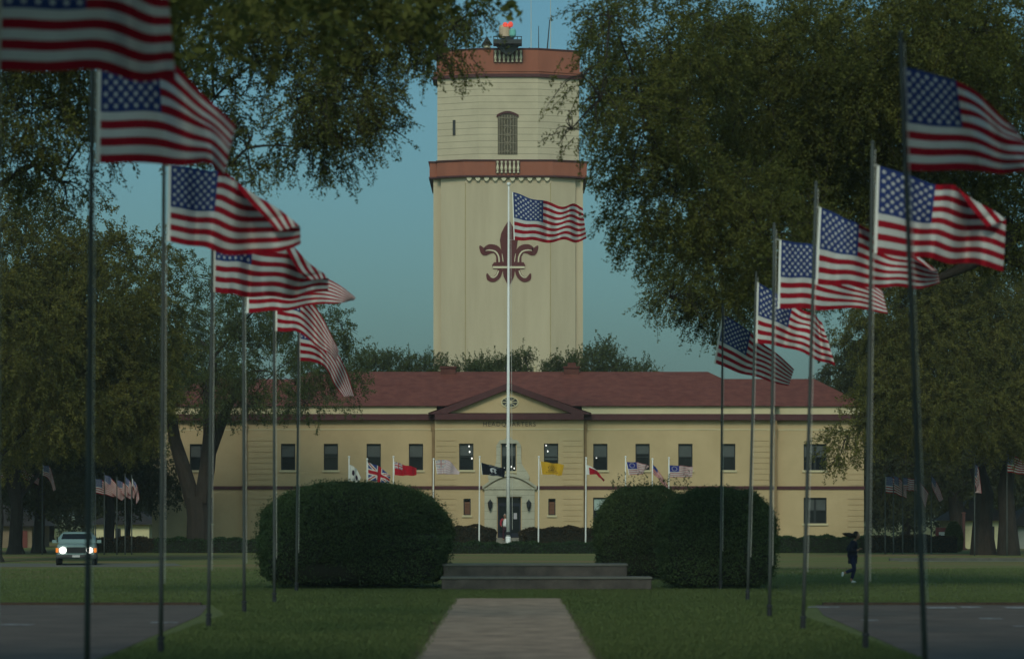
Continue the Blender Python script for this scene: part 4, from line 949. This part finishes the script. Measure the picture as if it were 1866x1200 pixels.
tree('olive oak filling the left side behind the nearest left flagpoles', (-25.5, 150), .6, 4.5,
 [(40,470,130,90,150),(20,380,90,60,150,.6),(150,560,140,110,150),(50,620,150,120,148),(230,640,100,100,152),(110,735,170,80,150),(240,735,70,80,150),(240,470,70,50,152,.5),(170,420,60,45,152,.4),(285,560,50,60,154,.5),(300,470,40,40,154,.25)],
 'leafB', 7.5, .125, .8, .5, 44, -.5, seed=21)
tree('broad oak behind the car at the far left', (-33, 186), .5, 4.2,
 [(-30,700,160,150,172),(60,775,120,55,184),(160,780,100,50,186),(220,700,80,80,186),(100,600,150,120,186),(250,770,40,50,186)], 'leafB', 6.0, .15, .9, .45, 40, -.55, seed=22)
tree('forked oak in front of the left wing of the headquarters', (hx(362, 186), 186), .72, 3.2,
 [(385,640,90,75,186),(470,560,80,60,186,.8),(330,600,60,60,188,.7),(560,590,75,50,186,.7),(600,660,70,55,186,.7),(500,680,110,45,184,.7),(370,715,90,45,184,.7),(415,520,60,40,188,.5),(625,600,30,30,186,.4),(340,500,50,40,190,.3),(450,740,80,22,183,.35),(560,735,70,25,183,.45),(640,720,25,25,185,.4),(300,700,50,60,186,.8)],
 'leafC', 5.5, .125, .85, .4, 42, -.3, seed=31,
 trunks=[([(362,1010,186),(363,985,186),(362,940,186),(358,905,186)],[1.0,.78,.70,.68]), ([(352,915,186.1),(335,855,186),(318,800,186),(312,755,185.8)],[.5,.45,.38,.3]), ([(368,915,185.9),(378,850,185.8),(383,790,185.8),(380,720,185.8),(390,650,186)],[.5,.47,.42,.36,.25]), ([(382,830,186),(400,780,186),(415,740,186),(450,680,186)],[.34,.32,.28,.2])])
tree('yellowish oak right of the building, behind the right row of poles', (hx(1795, 176), 176), .75, 4.0,
 [(1640,560,85,80,174),(1710,500,110,70,176),(1800,520,110,90,176),(1630,640,50,75,174,.8),(1700,670,130,110,174),(1830,650,110,120,174),(1625,735,75,70,172),(1740,755,130,70,172),(1850,750,80,70,172),(1540,800,55,38,170,.45),(1610,715,35,55,172,.6),(1530,835,35,18,170,.3),(1565,600,40,40,176,.5)],
 'leafB', 7.5, .125, .8, .55, 44, -.5, seed=41,
 trunks=[([(1792,1014,176),(1790,960,176),(1795,900,176),(1780,850,176)],[.8,.58,.5,.45]), ([(1838,1014,174),(1836,950,174),(1832,890,174),(1840,840,174)],[.7,.5,.44,.38])])
tree('dark oak behind the yellowish oak at the far right', (hx(1740, 205), 205), .6, 3.5,
 [(1640,700,110,130,208),(1760,680,150,150,210),(1880,720,120,150,208),(1650,840,110,55,205),(1800,840,130,55,205),(1530,660,45,45,215,.7),(1590,640,60,60,212)], 'leafG', 2.2, .2, 1.1, .4, 32, -.5, seed=42)
beh = [(700, 652, 42, 28, 'leftmost'), (765, 660, 45, 20, 'second'), (850, 668, 40, 12, 'third'), (905, 664, 38, 18, 'fourth'), (965, 656, 42, 24, 'fifth'), (1030, 664, 45, 18, 'sixth'), (1098, 645, 40, 28, 'seventh'), (1150, 668, 36, 14, 'rightmost')]
for k, (px, py, rx, rz, nm) in enumerate(beh):
    tree('%s of the small green treetops showing above the headquarters roof' % nm, (hx(px, 236), 236), .25, 6.5,
         [(px, py+17, rx, rz*.9, 236, 1), (px+rx*.4, py+24, rx, 30, 236, .8), (px-rx*.5, py+30, rx, 30, 236, .8), (px + random.uniform(-15, 15), py+11-rz*.7, rx*.35, rz*.6, 236, .7)], 'leafC', 4.2, .14, .85, -.3, 34, -.25, group='treetops behind the headquarters', seed=50+k)
far = [(-40, 250, 'left'), (90, 262, 'left'), (215, 270, 'left'), (330, 285, 'left'), (1560, 285, 'right'), (1650, 262, 'right'), (1790, 252, 'right'), (1900, 248, 'right')]
nmz = ['at the left frame edge', 'above the car', 'above the left flag cluster', 'against the left end of the headquarters', 'against the right end of the headquarters', 'above the right flag group', 'above the cream house at the right', 'at the right frame edge']
for k, (px, D, sd_) in enumerate(far):
    tree('dark background tree ' + nmz[k], (hx(px, D), D), .4, 2.5,
         [(px, 800, 110, 110, D), (px-50, 880, 80, 60, D), (px+60, 870, 90, 70, D), (px+10, 700, 80, 70, D, .8), (px+30, 925, 90, 28, D, 1)], 'leafG', 2.0, .26, 1.2, .3, 26, -.8, group='dark trees in the background', seed=70+k, twigs=False)
# dark trunks standing under the trees at the left
for k, (px, wd, ytop, D, lab) in enumerate(((28, 26, 840, 180, 'leftmost thick dark trunk at the left frame edge'), (70, 22, 850, 184, 'dark forked trunk left of the car'), (198, 20, 860, 190, 'dark trunk between the cream house and the car'), (232, 10, 880, 196, 'thin dark trunk nearest the left wing'))):
    e = empty('tree', (hx(px, D), D, 0), lab + ', with a small crown', 'tree', 'trunks under the left trees')
    b0 = Vector((hx(px, D), D, -.1)); r = wd/2*D/F*1.0; zt = H + (HY-ytop)*D/F
    bm = B(); tube(bm, [b0, b0+Vector((0, 0, .6)), b0+Vector((.1, 0, zt*.5)), b0+Vector((-.1, 0, zt))], [r*1.5, r, r*.85, r*.8], 10)
    for q in range(5): tube(bm, bez(b0+Vector((0, 0, zt*.5+q*.4)), b0+Vector((random.uniform(-2.5, 2.5), random.uniform(-1, 1), zt+random.uniform(0, 2))), (0, 0, .3), 5), [r*.5, r*.4, r*.3, r*.2, r*.1], 6)
    build('trunk', bm, M['bark'], e)
    me, segs = crown_mesh('crown', [((b0.x, D, zt+1.2), (2.8, 2.2, 1.6), 1), ((b0.x+.4, D+2.5, 4.3), (3.2, 1.6, 1.5), 1)], 4, .17, .9, .4, 32, -.5, 90+k); link('crown', me, M['leafG'], e)
# ---------------------------------------------------------------- background houses
cream = mat('cream_house_wall', (.62, .58, .36), .9, .08, .6); roofd = mat('dark_house_roof', (.03, .024, .02), .8, .2, 2); brk = mat('tan_house_wall', (.20, .15, .10), .9, .15, 1)
def house(label, px0, px1, ytop, D, wm, wins_, dp=8, ridge=1.8, door_=None, name='house'):
    x0, x1 = hx(px0, D), hx(px1, D); zt = H + (HY-ytop)*D/F
    e = empty(name, ((x0+x1)/2, D, 0), label, 'house')
    bm = B(); bx(bm, x0, x1, D, D+dp, 0, zt); build('wall', bm, wm, e)
    bm = B(); hip(bm, x0-.5, x1+.5, D-.5, D+dp+.5, zt+.003, x0+1.5, x1-1.5, D+dp/2, zt+ridge); build('roof', bm, roofd, e)
    for (a, b, c, d) in wins_:
        bm = B(); za, zb = H+(HY-d)*D/F, H+(HY-c)*D/F; bx(bm, hx(a, D), hx(b, D), D-.05, D+.02, za, zb); wo = build('window', bm, M['winframe'], e)
        bm = B(); bx(bm, hx(a, D)+.1, hx(b, D)-.1, D-.06, D-.045, za+.1, zb-.1); build('pane', bm, M['glass'], wo)
    if door_:
        a, b, c = door_; bm = B(); bx(bm, hx(a, D), hx(b, D), D-.07, D+.02, 0, H+(HY-c)*D/F); build('door', bm, mat('red_brown_door', (.13, .03, .025), .6), e)
house('cream house glimpsed between trunks left of the headquarters', 172, 272, 955, 222, cream, [(210, 220, 962, 980)], 8, 1.2)
house('tan brick house with a red-brown door at the far left', -90, 58, 958, 212, brk, [(-20, -8, 965, 985)], 8, 1.5, (28, 50, 966))
house('cream house with a dark roof glimpsed among the right trunks', 1745, 1836, 948, 206, cream, [(1800, 1812, 958, 985)], 8, 1.6)
house('grey house at the right frame edge behind the trunks', 1855, 1990, 958, 206, mat('grey_house_wall', (.25, .26, .23), .9, .1, 1), [(1880, 1900, 968, 990)], 8, 1.6)
bm = B(); xq = hx(1756, 200); bx(bm, xq-.09, xq+.09, 199.9, 200.1, 0, 2.35); bx(bm, xq-.2, xq+.2, 199.8, 200.2, 0, .1); bx(bm, xq-.13, xq+.13, 199.86, 200.14, 2.35, 2.45)
tag(build('post', bm, mat('red_brown_post', (.10, .04, .035), .7)), 'slim red-brown post in front of the cream house at the right', 'post')
sg = empty('sign', (hx(1717, 192), 192, 0), 'red rectangular sign with a pale panel behind the right hedge', 'sign')
bm = B(); q = P(1717, 972, 192); bx(bm, q.x-.42, q.x+.42, 191.95, 192.03, q.z-.4, q.z+.4); build('board', bm, mat('red_sign', (.16, .035, .03), .6), sg)
bm = B(); bx(bm, q.x-.22, q.x+.22, 191.93, 191.947, q.z-.1, q.z+.12); build('panel', bm, mat('pale_panel', (.55, .5, .42), .7), sg)
bm = B(); bx(bm, q.x-.04, q.x+.04, 192.03, 192.1, 0, q.z+.3); build('post', bm, M['dark'], sg)
shrub('small bright green bush right of the red sign', 1724, 1755, 950, 29.5, 'leafC', 9000, .12, 'bush', 2.0, seed=9)

# ---------------------------------------------------------------- vehicle
vx, vy = hx(131, 140), 141.5
car = empty('station_wagon', (vx, vy, 0), 'old pale boxy car with both headlights on, driving toward the camera at the left', 'car')
def loft(bm, secs, mi=0):   # secs: list of (y, [(x,z)...]) with equal counts
    rings = [[bm.verts.new((vx + x, vy + y, z)) for x, z in s] for y, s in secs]
    n = len(rings[0])
    for a, b in zip(rings, rings[1:]):
        for i in range(n): bm.faces.new((a[i], a[(i+1)%n], b[(i+1)%n], b[i]))
    bm.faces.new(rings[0][::-1]); bm.faces.new(rings[-1]); bmesh.ops.recalc_face_normals(bm, faces=bm.faces)
paint = mat('pale_car_paint', (.17, .25, .25), .35, .05, 1, spec=.5)
def sec(w0, w1, z0, z1, c=.06): return [(-w0, z0), (w0, z0), (w0+.02, (z0+z1)/2), (w1, z1-c), (w1-c, z1), (-w1+c, z1), (-w1, z1-c), (-w0-.02, (z0+z1)/2)]
bm = B(); loft(bm, [(-1.05, sec(.80, .80, .36, .90)), (-.95, sec(.88, .86, .32, .96)), (.35, sec(.90, .86, .30, 1.02)), (3.2, sec(.90, .86, .30, 1.02)), (3.35, sec(.86, .82, .36, .98))]); build('body', bm, paint, car)
bm = B(); loft(bm, [(.30, sec(.84, .80, 1.02, 1.06, .01)), (.85, sec(.84, .68, 1.02, 1.50, .06)), (3.0, sec(.84, .68, 1.02, 1.52, .06)), (3.3, sec(.84, .76, 1.02, 1.10, .02))]); build('cabin', bm, paint, car)
def cq(bm, pts): bm.faces.new([bm.verts.new((vx+a, vy+b, c)) for a, b, c in pts])
bm = B(); cq(bm, [(-.75, .335, 1.07), (.75, .335, 1.07), (.63, .79, 1.44), (-.63, .79, 1.44)]); 
for v in bm.verts: v.co.y -= .02
o = build('windscreen', bm, M['glass'], car)
bm = B()
for s_ in (-1, 1): cq(bm, [(s_*.855, .7, 1.08), (s_*.855, 2.9, 1.08), (s_*.715, 2.85, 1.42), (s_*.715, .95, 1.42)])
build('side_glass', bm, M['glass'], car)
bm = B(); bx(bm, vx-.42, vx+.42, vy-1.09, vy-1.04, .58, .84)
for k in range(5): bx(bm, vx-.42, vx+.42, vy-1.11, vy-1.091, .60+k*.05, .615+k*.05)
build('grille', bm, M['dark'], car)
bm = B(); bx(bm, vx-.92, vx+.92, vy-1.2, vy-1.02, .36, .50); bmesh.ops.bevel(bm, geom=bm.edges[:], offset=.03, segments=2, affect='EDGES'); bp_ = build('bumper', bm, mat('dull_chrome', (.06, .06, .06), .5, metal=.3), car)
bm = B(); bx(bm, vx-.17, vx+.17, vy-1.215, vy-1.201, .38, .48); build('number_plate', bm, mat('plate_white', (.5, .5, .5), .6), bp_)
hl = mat('headlight_glow', (1, 1, 1), .3, emit=(1, .93, .82), es=9)
for s_ in (-1, 1):
    bm = B(); bmesh.ops.create_uvsphere(bm, u_segments=16, v_segments=10, radius=.15)
    for v in bm.verts: v.co = Vector((vx + s_*.60 + v.co.x, vy - 1.09 + v.co.y*.4, .70 + v.co.z))
    build('headlight', bm, hl, car, True)
    bm = B(); bx(bm, vx+s_*.86-.06, vx+s_*.86+.06, vy-1.08, vy-.9, .60, .80); build('turn_lamp', bm, mat('amber_lens', (.7, .2, .03), .3, emit=(1, .22, .03), es=.8), car)
    bm = B(); bx(bm, vx+s_*1.02-.1, vx+s_*1.02+.1, vy+.45, vy+.52, 1.02, 1.16); tube(bm, [(vx+s_*.88, vy+.5, 1.02), (vx+s_*.95, vy+.49, 1.06)], .02, 5); build('wing_mirror', bm, paint, car)
for s_ in (-1, 1):
    for yy in (-.35, 2.5):
        bm = B(); tube(bm, [(vx+s_*.70, vy+yy, .33), (vx+s_*.72, vy+yy, .33), (vx+s_*.90, vy+yy, .33), (vx+s_*.92, vy+yy, .33)], [.30, .33, .33, .30], 20); wh = build('wheel', bm, mat('tyre', (.015, .015, .015), .9), car)
        bm = B(); tube(bm, [(vx+s_*.915, vy+yy, .33), (vx+s_*.935, vy+yy, .33)], [.18, .16], 14); build('rim', bm, M['pole'], wh)

car.rotation_euler = (0, 0, R(7))
# ---------------------------------------------------------------- people
def skinned(name, J, E, m, parent, sub=2, root=0):
    me = bpy.data.meshes.new(name); me.from_pydata([j[:3] for j in J], E, []); o = bpy.data.objects.new(name, me); S.collection.objects.link(o)
    md = o.modifiers.new('s', 'SKIN'); 
    for i, v in enumerate(me.skin_vertices[0].data):
        r = J[i][3]; v.radius = (r, r) if not isinstance(r, tuple) else r; v.use_root = (i == root)
    md.use_smooth_shade = True
    o.modifiers.new('u', 'SUBSURF').levels = sub
    dg = bpy.context.evaluated_depsgraph_get(); m2 = bpy.data.meshes.new_from_object(o.evaluated_get(dg)); bpy.data.objects.remove(o)
    m2.name = name; return link(name, m2, m, parent, True)
skin = mat('skin', (.32, .17, .11), .6, .05, 8); navy = mat('navy_cloth', (.010, .012, .026), .85, .1, 5); navy2 = mat('blue_trousers', (.012, .017, .055), .85, .1, 5); whitec = mat('white_cloth', (.7, .7, .7), .8, .03, 5)
redc = mat('red_cloth', (.30, .02, .04), .8, .1, 5); hairm = mat('dark_hair', (.02, .012, .008), .7, .2, 20)
def head_obj(parent, hx_, hy_, hz, face=(1, 0), r=.105, tilt=0):
    """continuous head with nose, eye sockets and ears; face = direction in XY"""
    bm = B(); bmesh.ops.create_uvsphere(bm, u_segments=20, v_segments=14, radius=1)
    fx, fy = face; sx_, sy_ = -fy, fx
    for v in bm.verts:
        a, s2, z = v.co.x, v.co.y, v.co.z          # a: forward
        k = 1.0 - .22*max(0, -z)*(abs(s2)); f = a*.98; 
        if a > .6 and -.35 < z < .15 and abs(s2) < .22: f += .18*(1 - abs(s2)/.22)*(1 - abs(z+.15)/.3 if abs(z+.15) < .3 else 0)
        if a > .5 and .0 < z < .25 and .22 < abs(s2) < .5: f -= .06
        if abs(s2) > .93 and abs(z) < .3: s2 *= 1.12
        s2 *= .78*k; z *= 1.18
        v.co = Vector((hx_ + (f*fx + s2*sx_)*r, hy_ + (f*fy + s2*sy_)*r, hz + z*r + f*tilt*r))
    return bm
# runner on the right lawn
D = 105.0; rx = hx(1555, D); fz = 0.0
run = empty('person', (rx, D, 0), 'person in a dark jacket and blue trousers running to the right across the lawn', 'person')
def G(x, z, y=0): return (rx + x, D + y, z)
neck = G(.05, 1.42)
# body: one continuous surface; right leg planted, left leg kicked back
J = [(*G(-.03, .92), (.13, .15)), (*G(-.01, 1.12), (.12, .14)), (*G(.01, 1.33), (.13, .17)), (*G(.05, 1.46), .055), (*G(.08, 1.53), .055),
     (*G(-.02, .88, .10), .085), (*G(.05, .50, .10), .06), (*G(-.06, .14, .10), .042), (*G(-.05, .06, .10), .035), (*G(.08, .035, .10), .03),
     (*G(-.03, .88, -.10), .085), (*G(.02, .48, -.10), .06), (*G(-.30, .36, -.10), .042), (*G(-.34, .36, -.10), .036), (*G(-.36, .25, -.10), .03),
     (*G(.0, 1.36, .19), .05), (*G(-.16, 1.14, .24), .04), (*G(.04, 1.02, .22), .03), (*G(.10, 1.03, .21), .028),
     (*G(.0, 1.36, -.19), .05), (*G(-.12, 1.12, -.24), .04), (*G(.13, 1.13, -.22), .03), (*G(.18, 1.17, -.21), .028)]
E = [(0,1),(1,2),(2,3),(3,4),(0,5),(5,6),(6,7),(7,8),(8,9),(0,10),(10,11),(11,12),(12,13),(13,14),(2,15),(15,16),(16,17),(17,18),(2,19),(19,20),(20,21),(21,22)]
skinned('body', J, E, skin, run)
for hp, d in ((J[18], 1), (J[22], 1)):
    hnd = []; hE = []
    base = Vector(hp[:3]); JJ = [(*base, .028), (*(base+Vector((.05, 0, .015))), .026)]; EE = [(0, 1)]
    for q in range(4):
        o1 = base + Vector((.08, (q-1.5)*.02, .02)); o2 = o1 + Vector((.025, 0, -.025)); i = len(JJ); JJ += [(*o1, .010), (*o2, .008)]; EE += [(1, i), (i, i+1)]
    i = len(JJ); JJ += [(*(base+Vector((.03, -.03, .03))), .010), (*(base+Vector((.06, -.035, .035))), .008)]; EE += [(0, i), (i, i+1)]
    skinned('hand', JJ, EE, skin, run, 1)
build('head', head_obj(run, *G(.12, 1.62), (1, 0), .108, -.1), skin, run, True)
bm = head_obj(run, *G(.10, 1.645), (1, 0), .118, -.1)
bmesh.ops.delete(bm, geom=[v for v in bm.verts if v.co.x > rx+.155 and v.co.z < 1.70], context='VERTS')
tube(bm, [G(.04, 1.63), G(-.06, 1.62), G(-.18, 1.66), G(-.30, 1.68), G(-.38, 1.70)], [.07, .09, .075, .05, .01], 8); build('hair', bm, hairm, run, True)
J = [(*G(-.04, .80), (.19, .22)), (*G(-.04, .98), (.185, .20)), (*G(-.02, 1.14), (.18, .20)), (*G(.0, 1.32), (.18, .21)), (*G(.05, 1.45), .095),
     (*G(.0, 1.37, .20), .085), (*G(-.19, 1.14, .25), .075), (*G(.01, 1.02, .23), .06), (*G(.0, 1.37, -.20), .085), (*G(-.15, 1.12, -.25), .075), (*G(.10, 1.13, -.23), .06)]
skinned('jacket', J, [(0,1),(1,2),(2,3),(3,4),(3,5),(5,6),(6,7),(3,8),(8,9),(9,10)], navy, run)
J = [(*G(-.03, .90), (.15, .17)), (*G(-.02, .84, .10), .105), (*G(.05, .50, .10), .078), (*G(-.05, .13, .10), .06), (*G(-.03, .84, -.10), .105), (*G(.02, .48, -.10), .078), (*G(-.29, .37, -.10), .06)]
skinned('trousers', J, [(0,1),(1,2),(2,3),(0,4),(4,5),(5,6)], navy2, run)
skinned('shoe', [(*G(-.07, .06, .10), .05), (*G(.0, .05, .10), .048), (*G(.11, .035, .10), .035)], [(0,1),(1,2)], whitec, run, 1)
skinned('shoe', [(*G(-.35, .40, -.10), .05), (*G(-.375, .32, -.10), .05), (*G(-.385, .23, -.10), .035)], [(0,1),(1,2)], whitec, run, 1)
# person at the entrance
D = YP - 1.0; rx = hx(920.5, D); z0 = Z(979) - .003 - .16
per = empty('person', (rx, D, z0), 'person in a white shirt and red sleeve standing at the entrance behind the white pole', 'person')
def G(x, z, y=0): return (rx + x, D + y, z0 + z)
J = [(*G(0, .88), (.13, .11)), (*G(0, 1.10), (.13, .11)), (*G(0, 1.30), (.15, .12)), (*G(0, 1.42), .055), (*G(0, 1.49), .055),
     (*G(.09, .84), .085), (*G(.10, .46), .06), (*G(.10, .08), .045), (*G(.10, .04, -.12), .035), (*G(-.09, .84), .085), (*G(-.10, .46), .06), (*G(-.10, .08), .045), (*G(-.10, .04, -.12), .035),
     (*G(.19, 1.33), .05), (*G(.27, 1.08), .04), (*G(.22, .86, -.08), .03), (*G(-.19, 1.33), .05), (*G(-.29, 1.10), .04), (*G(-.22, .88, -.10), .03)]
skinned('body', J, [(0,1),(1,2),(2,3),(3,4),(0,5),(5,6),(6,7),(7,8),(0,9),(9,10),(10,11),(11,12),(2,13),(13,14),(14,15),(2,16),(16,17),(17,18)], skin, per)
build('head', head_obj(per, *G(-.02, 1.58), (0, -1), .10), skin, per, True)
bm = head_obj(per, *G(-.02, 1.605, .015), (0, -1), .108); bmesh.ops.delete(bm, geom=[v for v in bm.verts if v.co.y < D-.05 and v.co.z < z0+1.64], context='VERTS'); build('hair', bm, mat('grey_hair', (.25, .23, .21), .8), per, True)
skinned('shirt', [(*G(0, .84), (.22, .17)), (*G(.01, 1.02), (.23, .18)), (*G(.0, 1.20), (.21, .16)), (*G(0, 1.34), (.17, .13)), (*G(.20, 1.33), .07), (*G(.27, 1.12), .06)], [(0,1),(1,2),(2,3),(3,4),(4,5)], whitec, per)
skinned('sleeve', [(*G(-.10, 1.38), .09), (*G(-.22, 1.34), .085), (*G(-.30, 1.10), .075), (*G(-.25, .92, -.06), .06)], [(0,1),(1,2),(2,3)], redc, per)
skinned('trousers', [(*G(0, .84), (.15, .13)), (*G(.09, .78), .10), (*G(.10, .46), .075), (*G(.10, .10), .065), (*G(-.09, .78), .10), (*G(-.10, .46), .075), (*G(-.10, .10), .065)], [(0,1),(1,2),(2,3),(0,4),(4,5),(5,6)], mat('maroon_trousers', (.05, .015, .025), .85), per)

# ---------------------------------------------------------------- grass blades on the near lawn
n = 260000
y = 47 + (96-47)*rng.random(n)**1.1; xx = rng.uniform(-8, 8, n)
farn = 200000; y = np.concatenate([y, 80.35 + 52*rng.random(farn)**2.2]); xx = np.concatenate([xx, rng.uniform(-22, 22, farn)]); n += farn
ok = ((np.abs(xx) < 6.7 + (y > 72)*(y-72)/8*1.1) | (y > 80.33)) & ((xx < -1.60 + rng.uniform(-.12, .14, n)) | (xx > 1.42 - rng.uniform(-.12, .14, n)) | (y > 85.95))
xx, y = xx[ok], y[ok]; n = len(xx); hgt = rng.uniform(.03, .075, n); a = rng.uniform(0, 2*math.pi, n); wv = .012
lean = rng.normal(size=(n, 2))*.02
V = np.zeros((n, 4, 3)); V[:, 0] = np.stack([xx-wv*np.cos(a), y-wv*np.sin(a), np.zeros(n)], 1); V[:, 1] = np.stack([xx+wv*np.cos(a), y+wv*np.sin(a), np.zeros(n)], 1)
V[:, 2] = np.stack([xx+lean[:, 0]+.003, y+lean[:, 1], hgt], 1); V[:, 3] = np.stack([xx+lean[:, 0]-.003, y+lean[:, 1], hgt], 1)
tag(link('grass', quads_mesh('grass', V, rng.random(n)), M['blade']), 'short green grass on the lawn either side of the path', 'grass', kind='stuff')
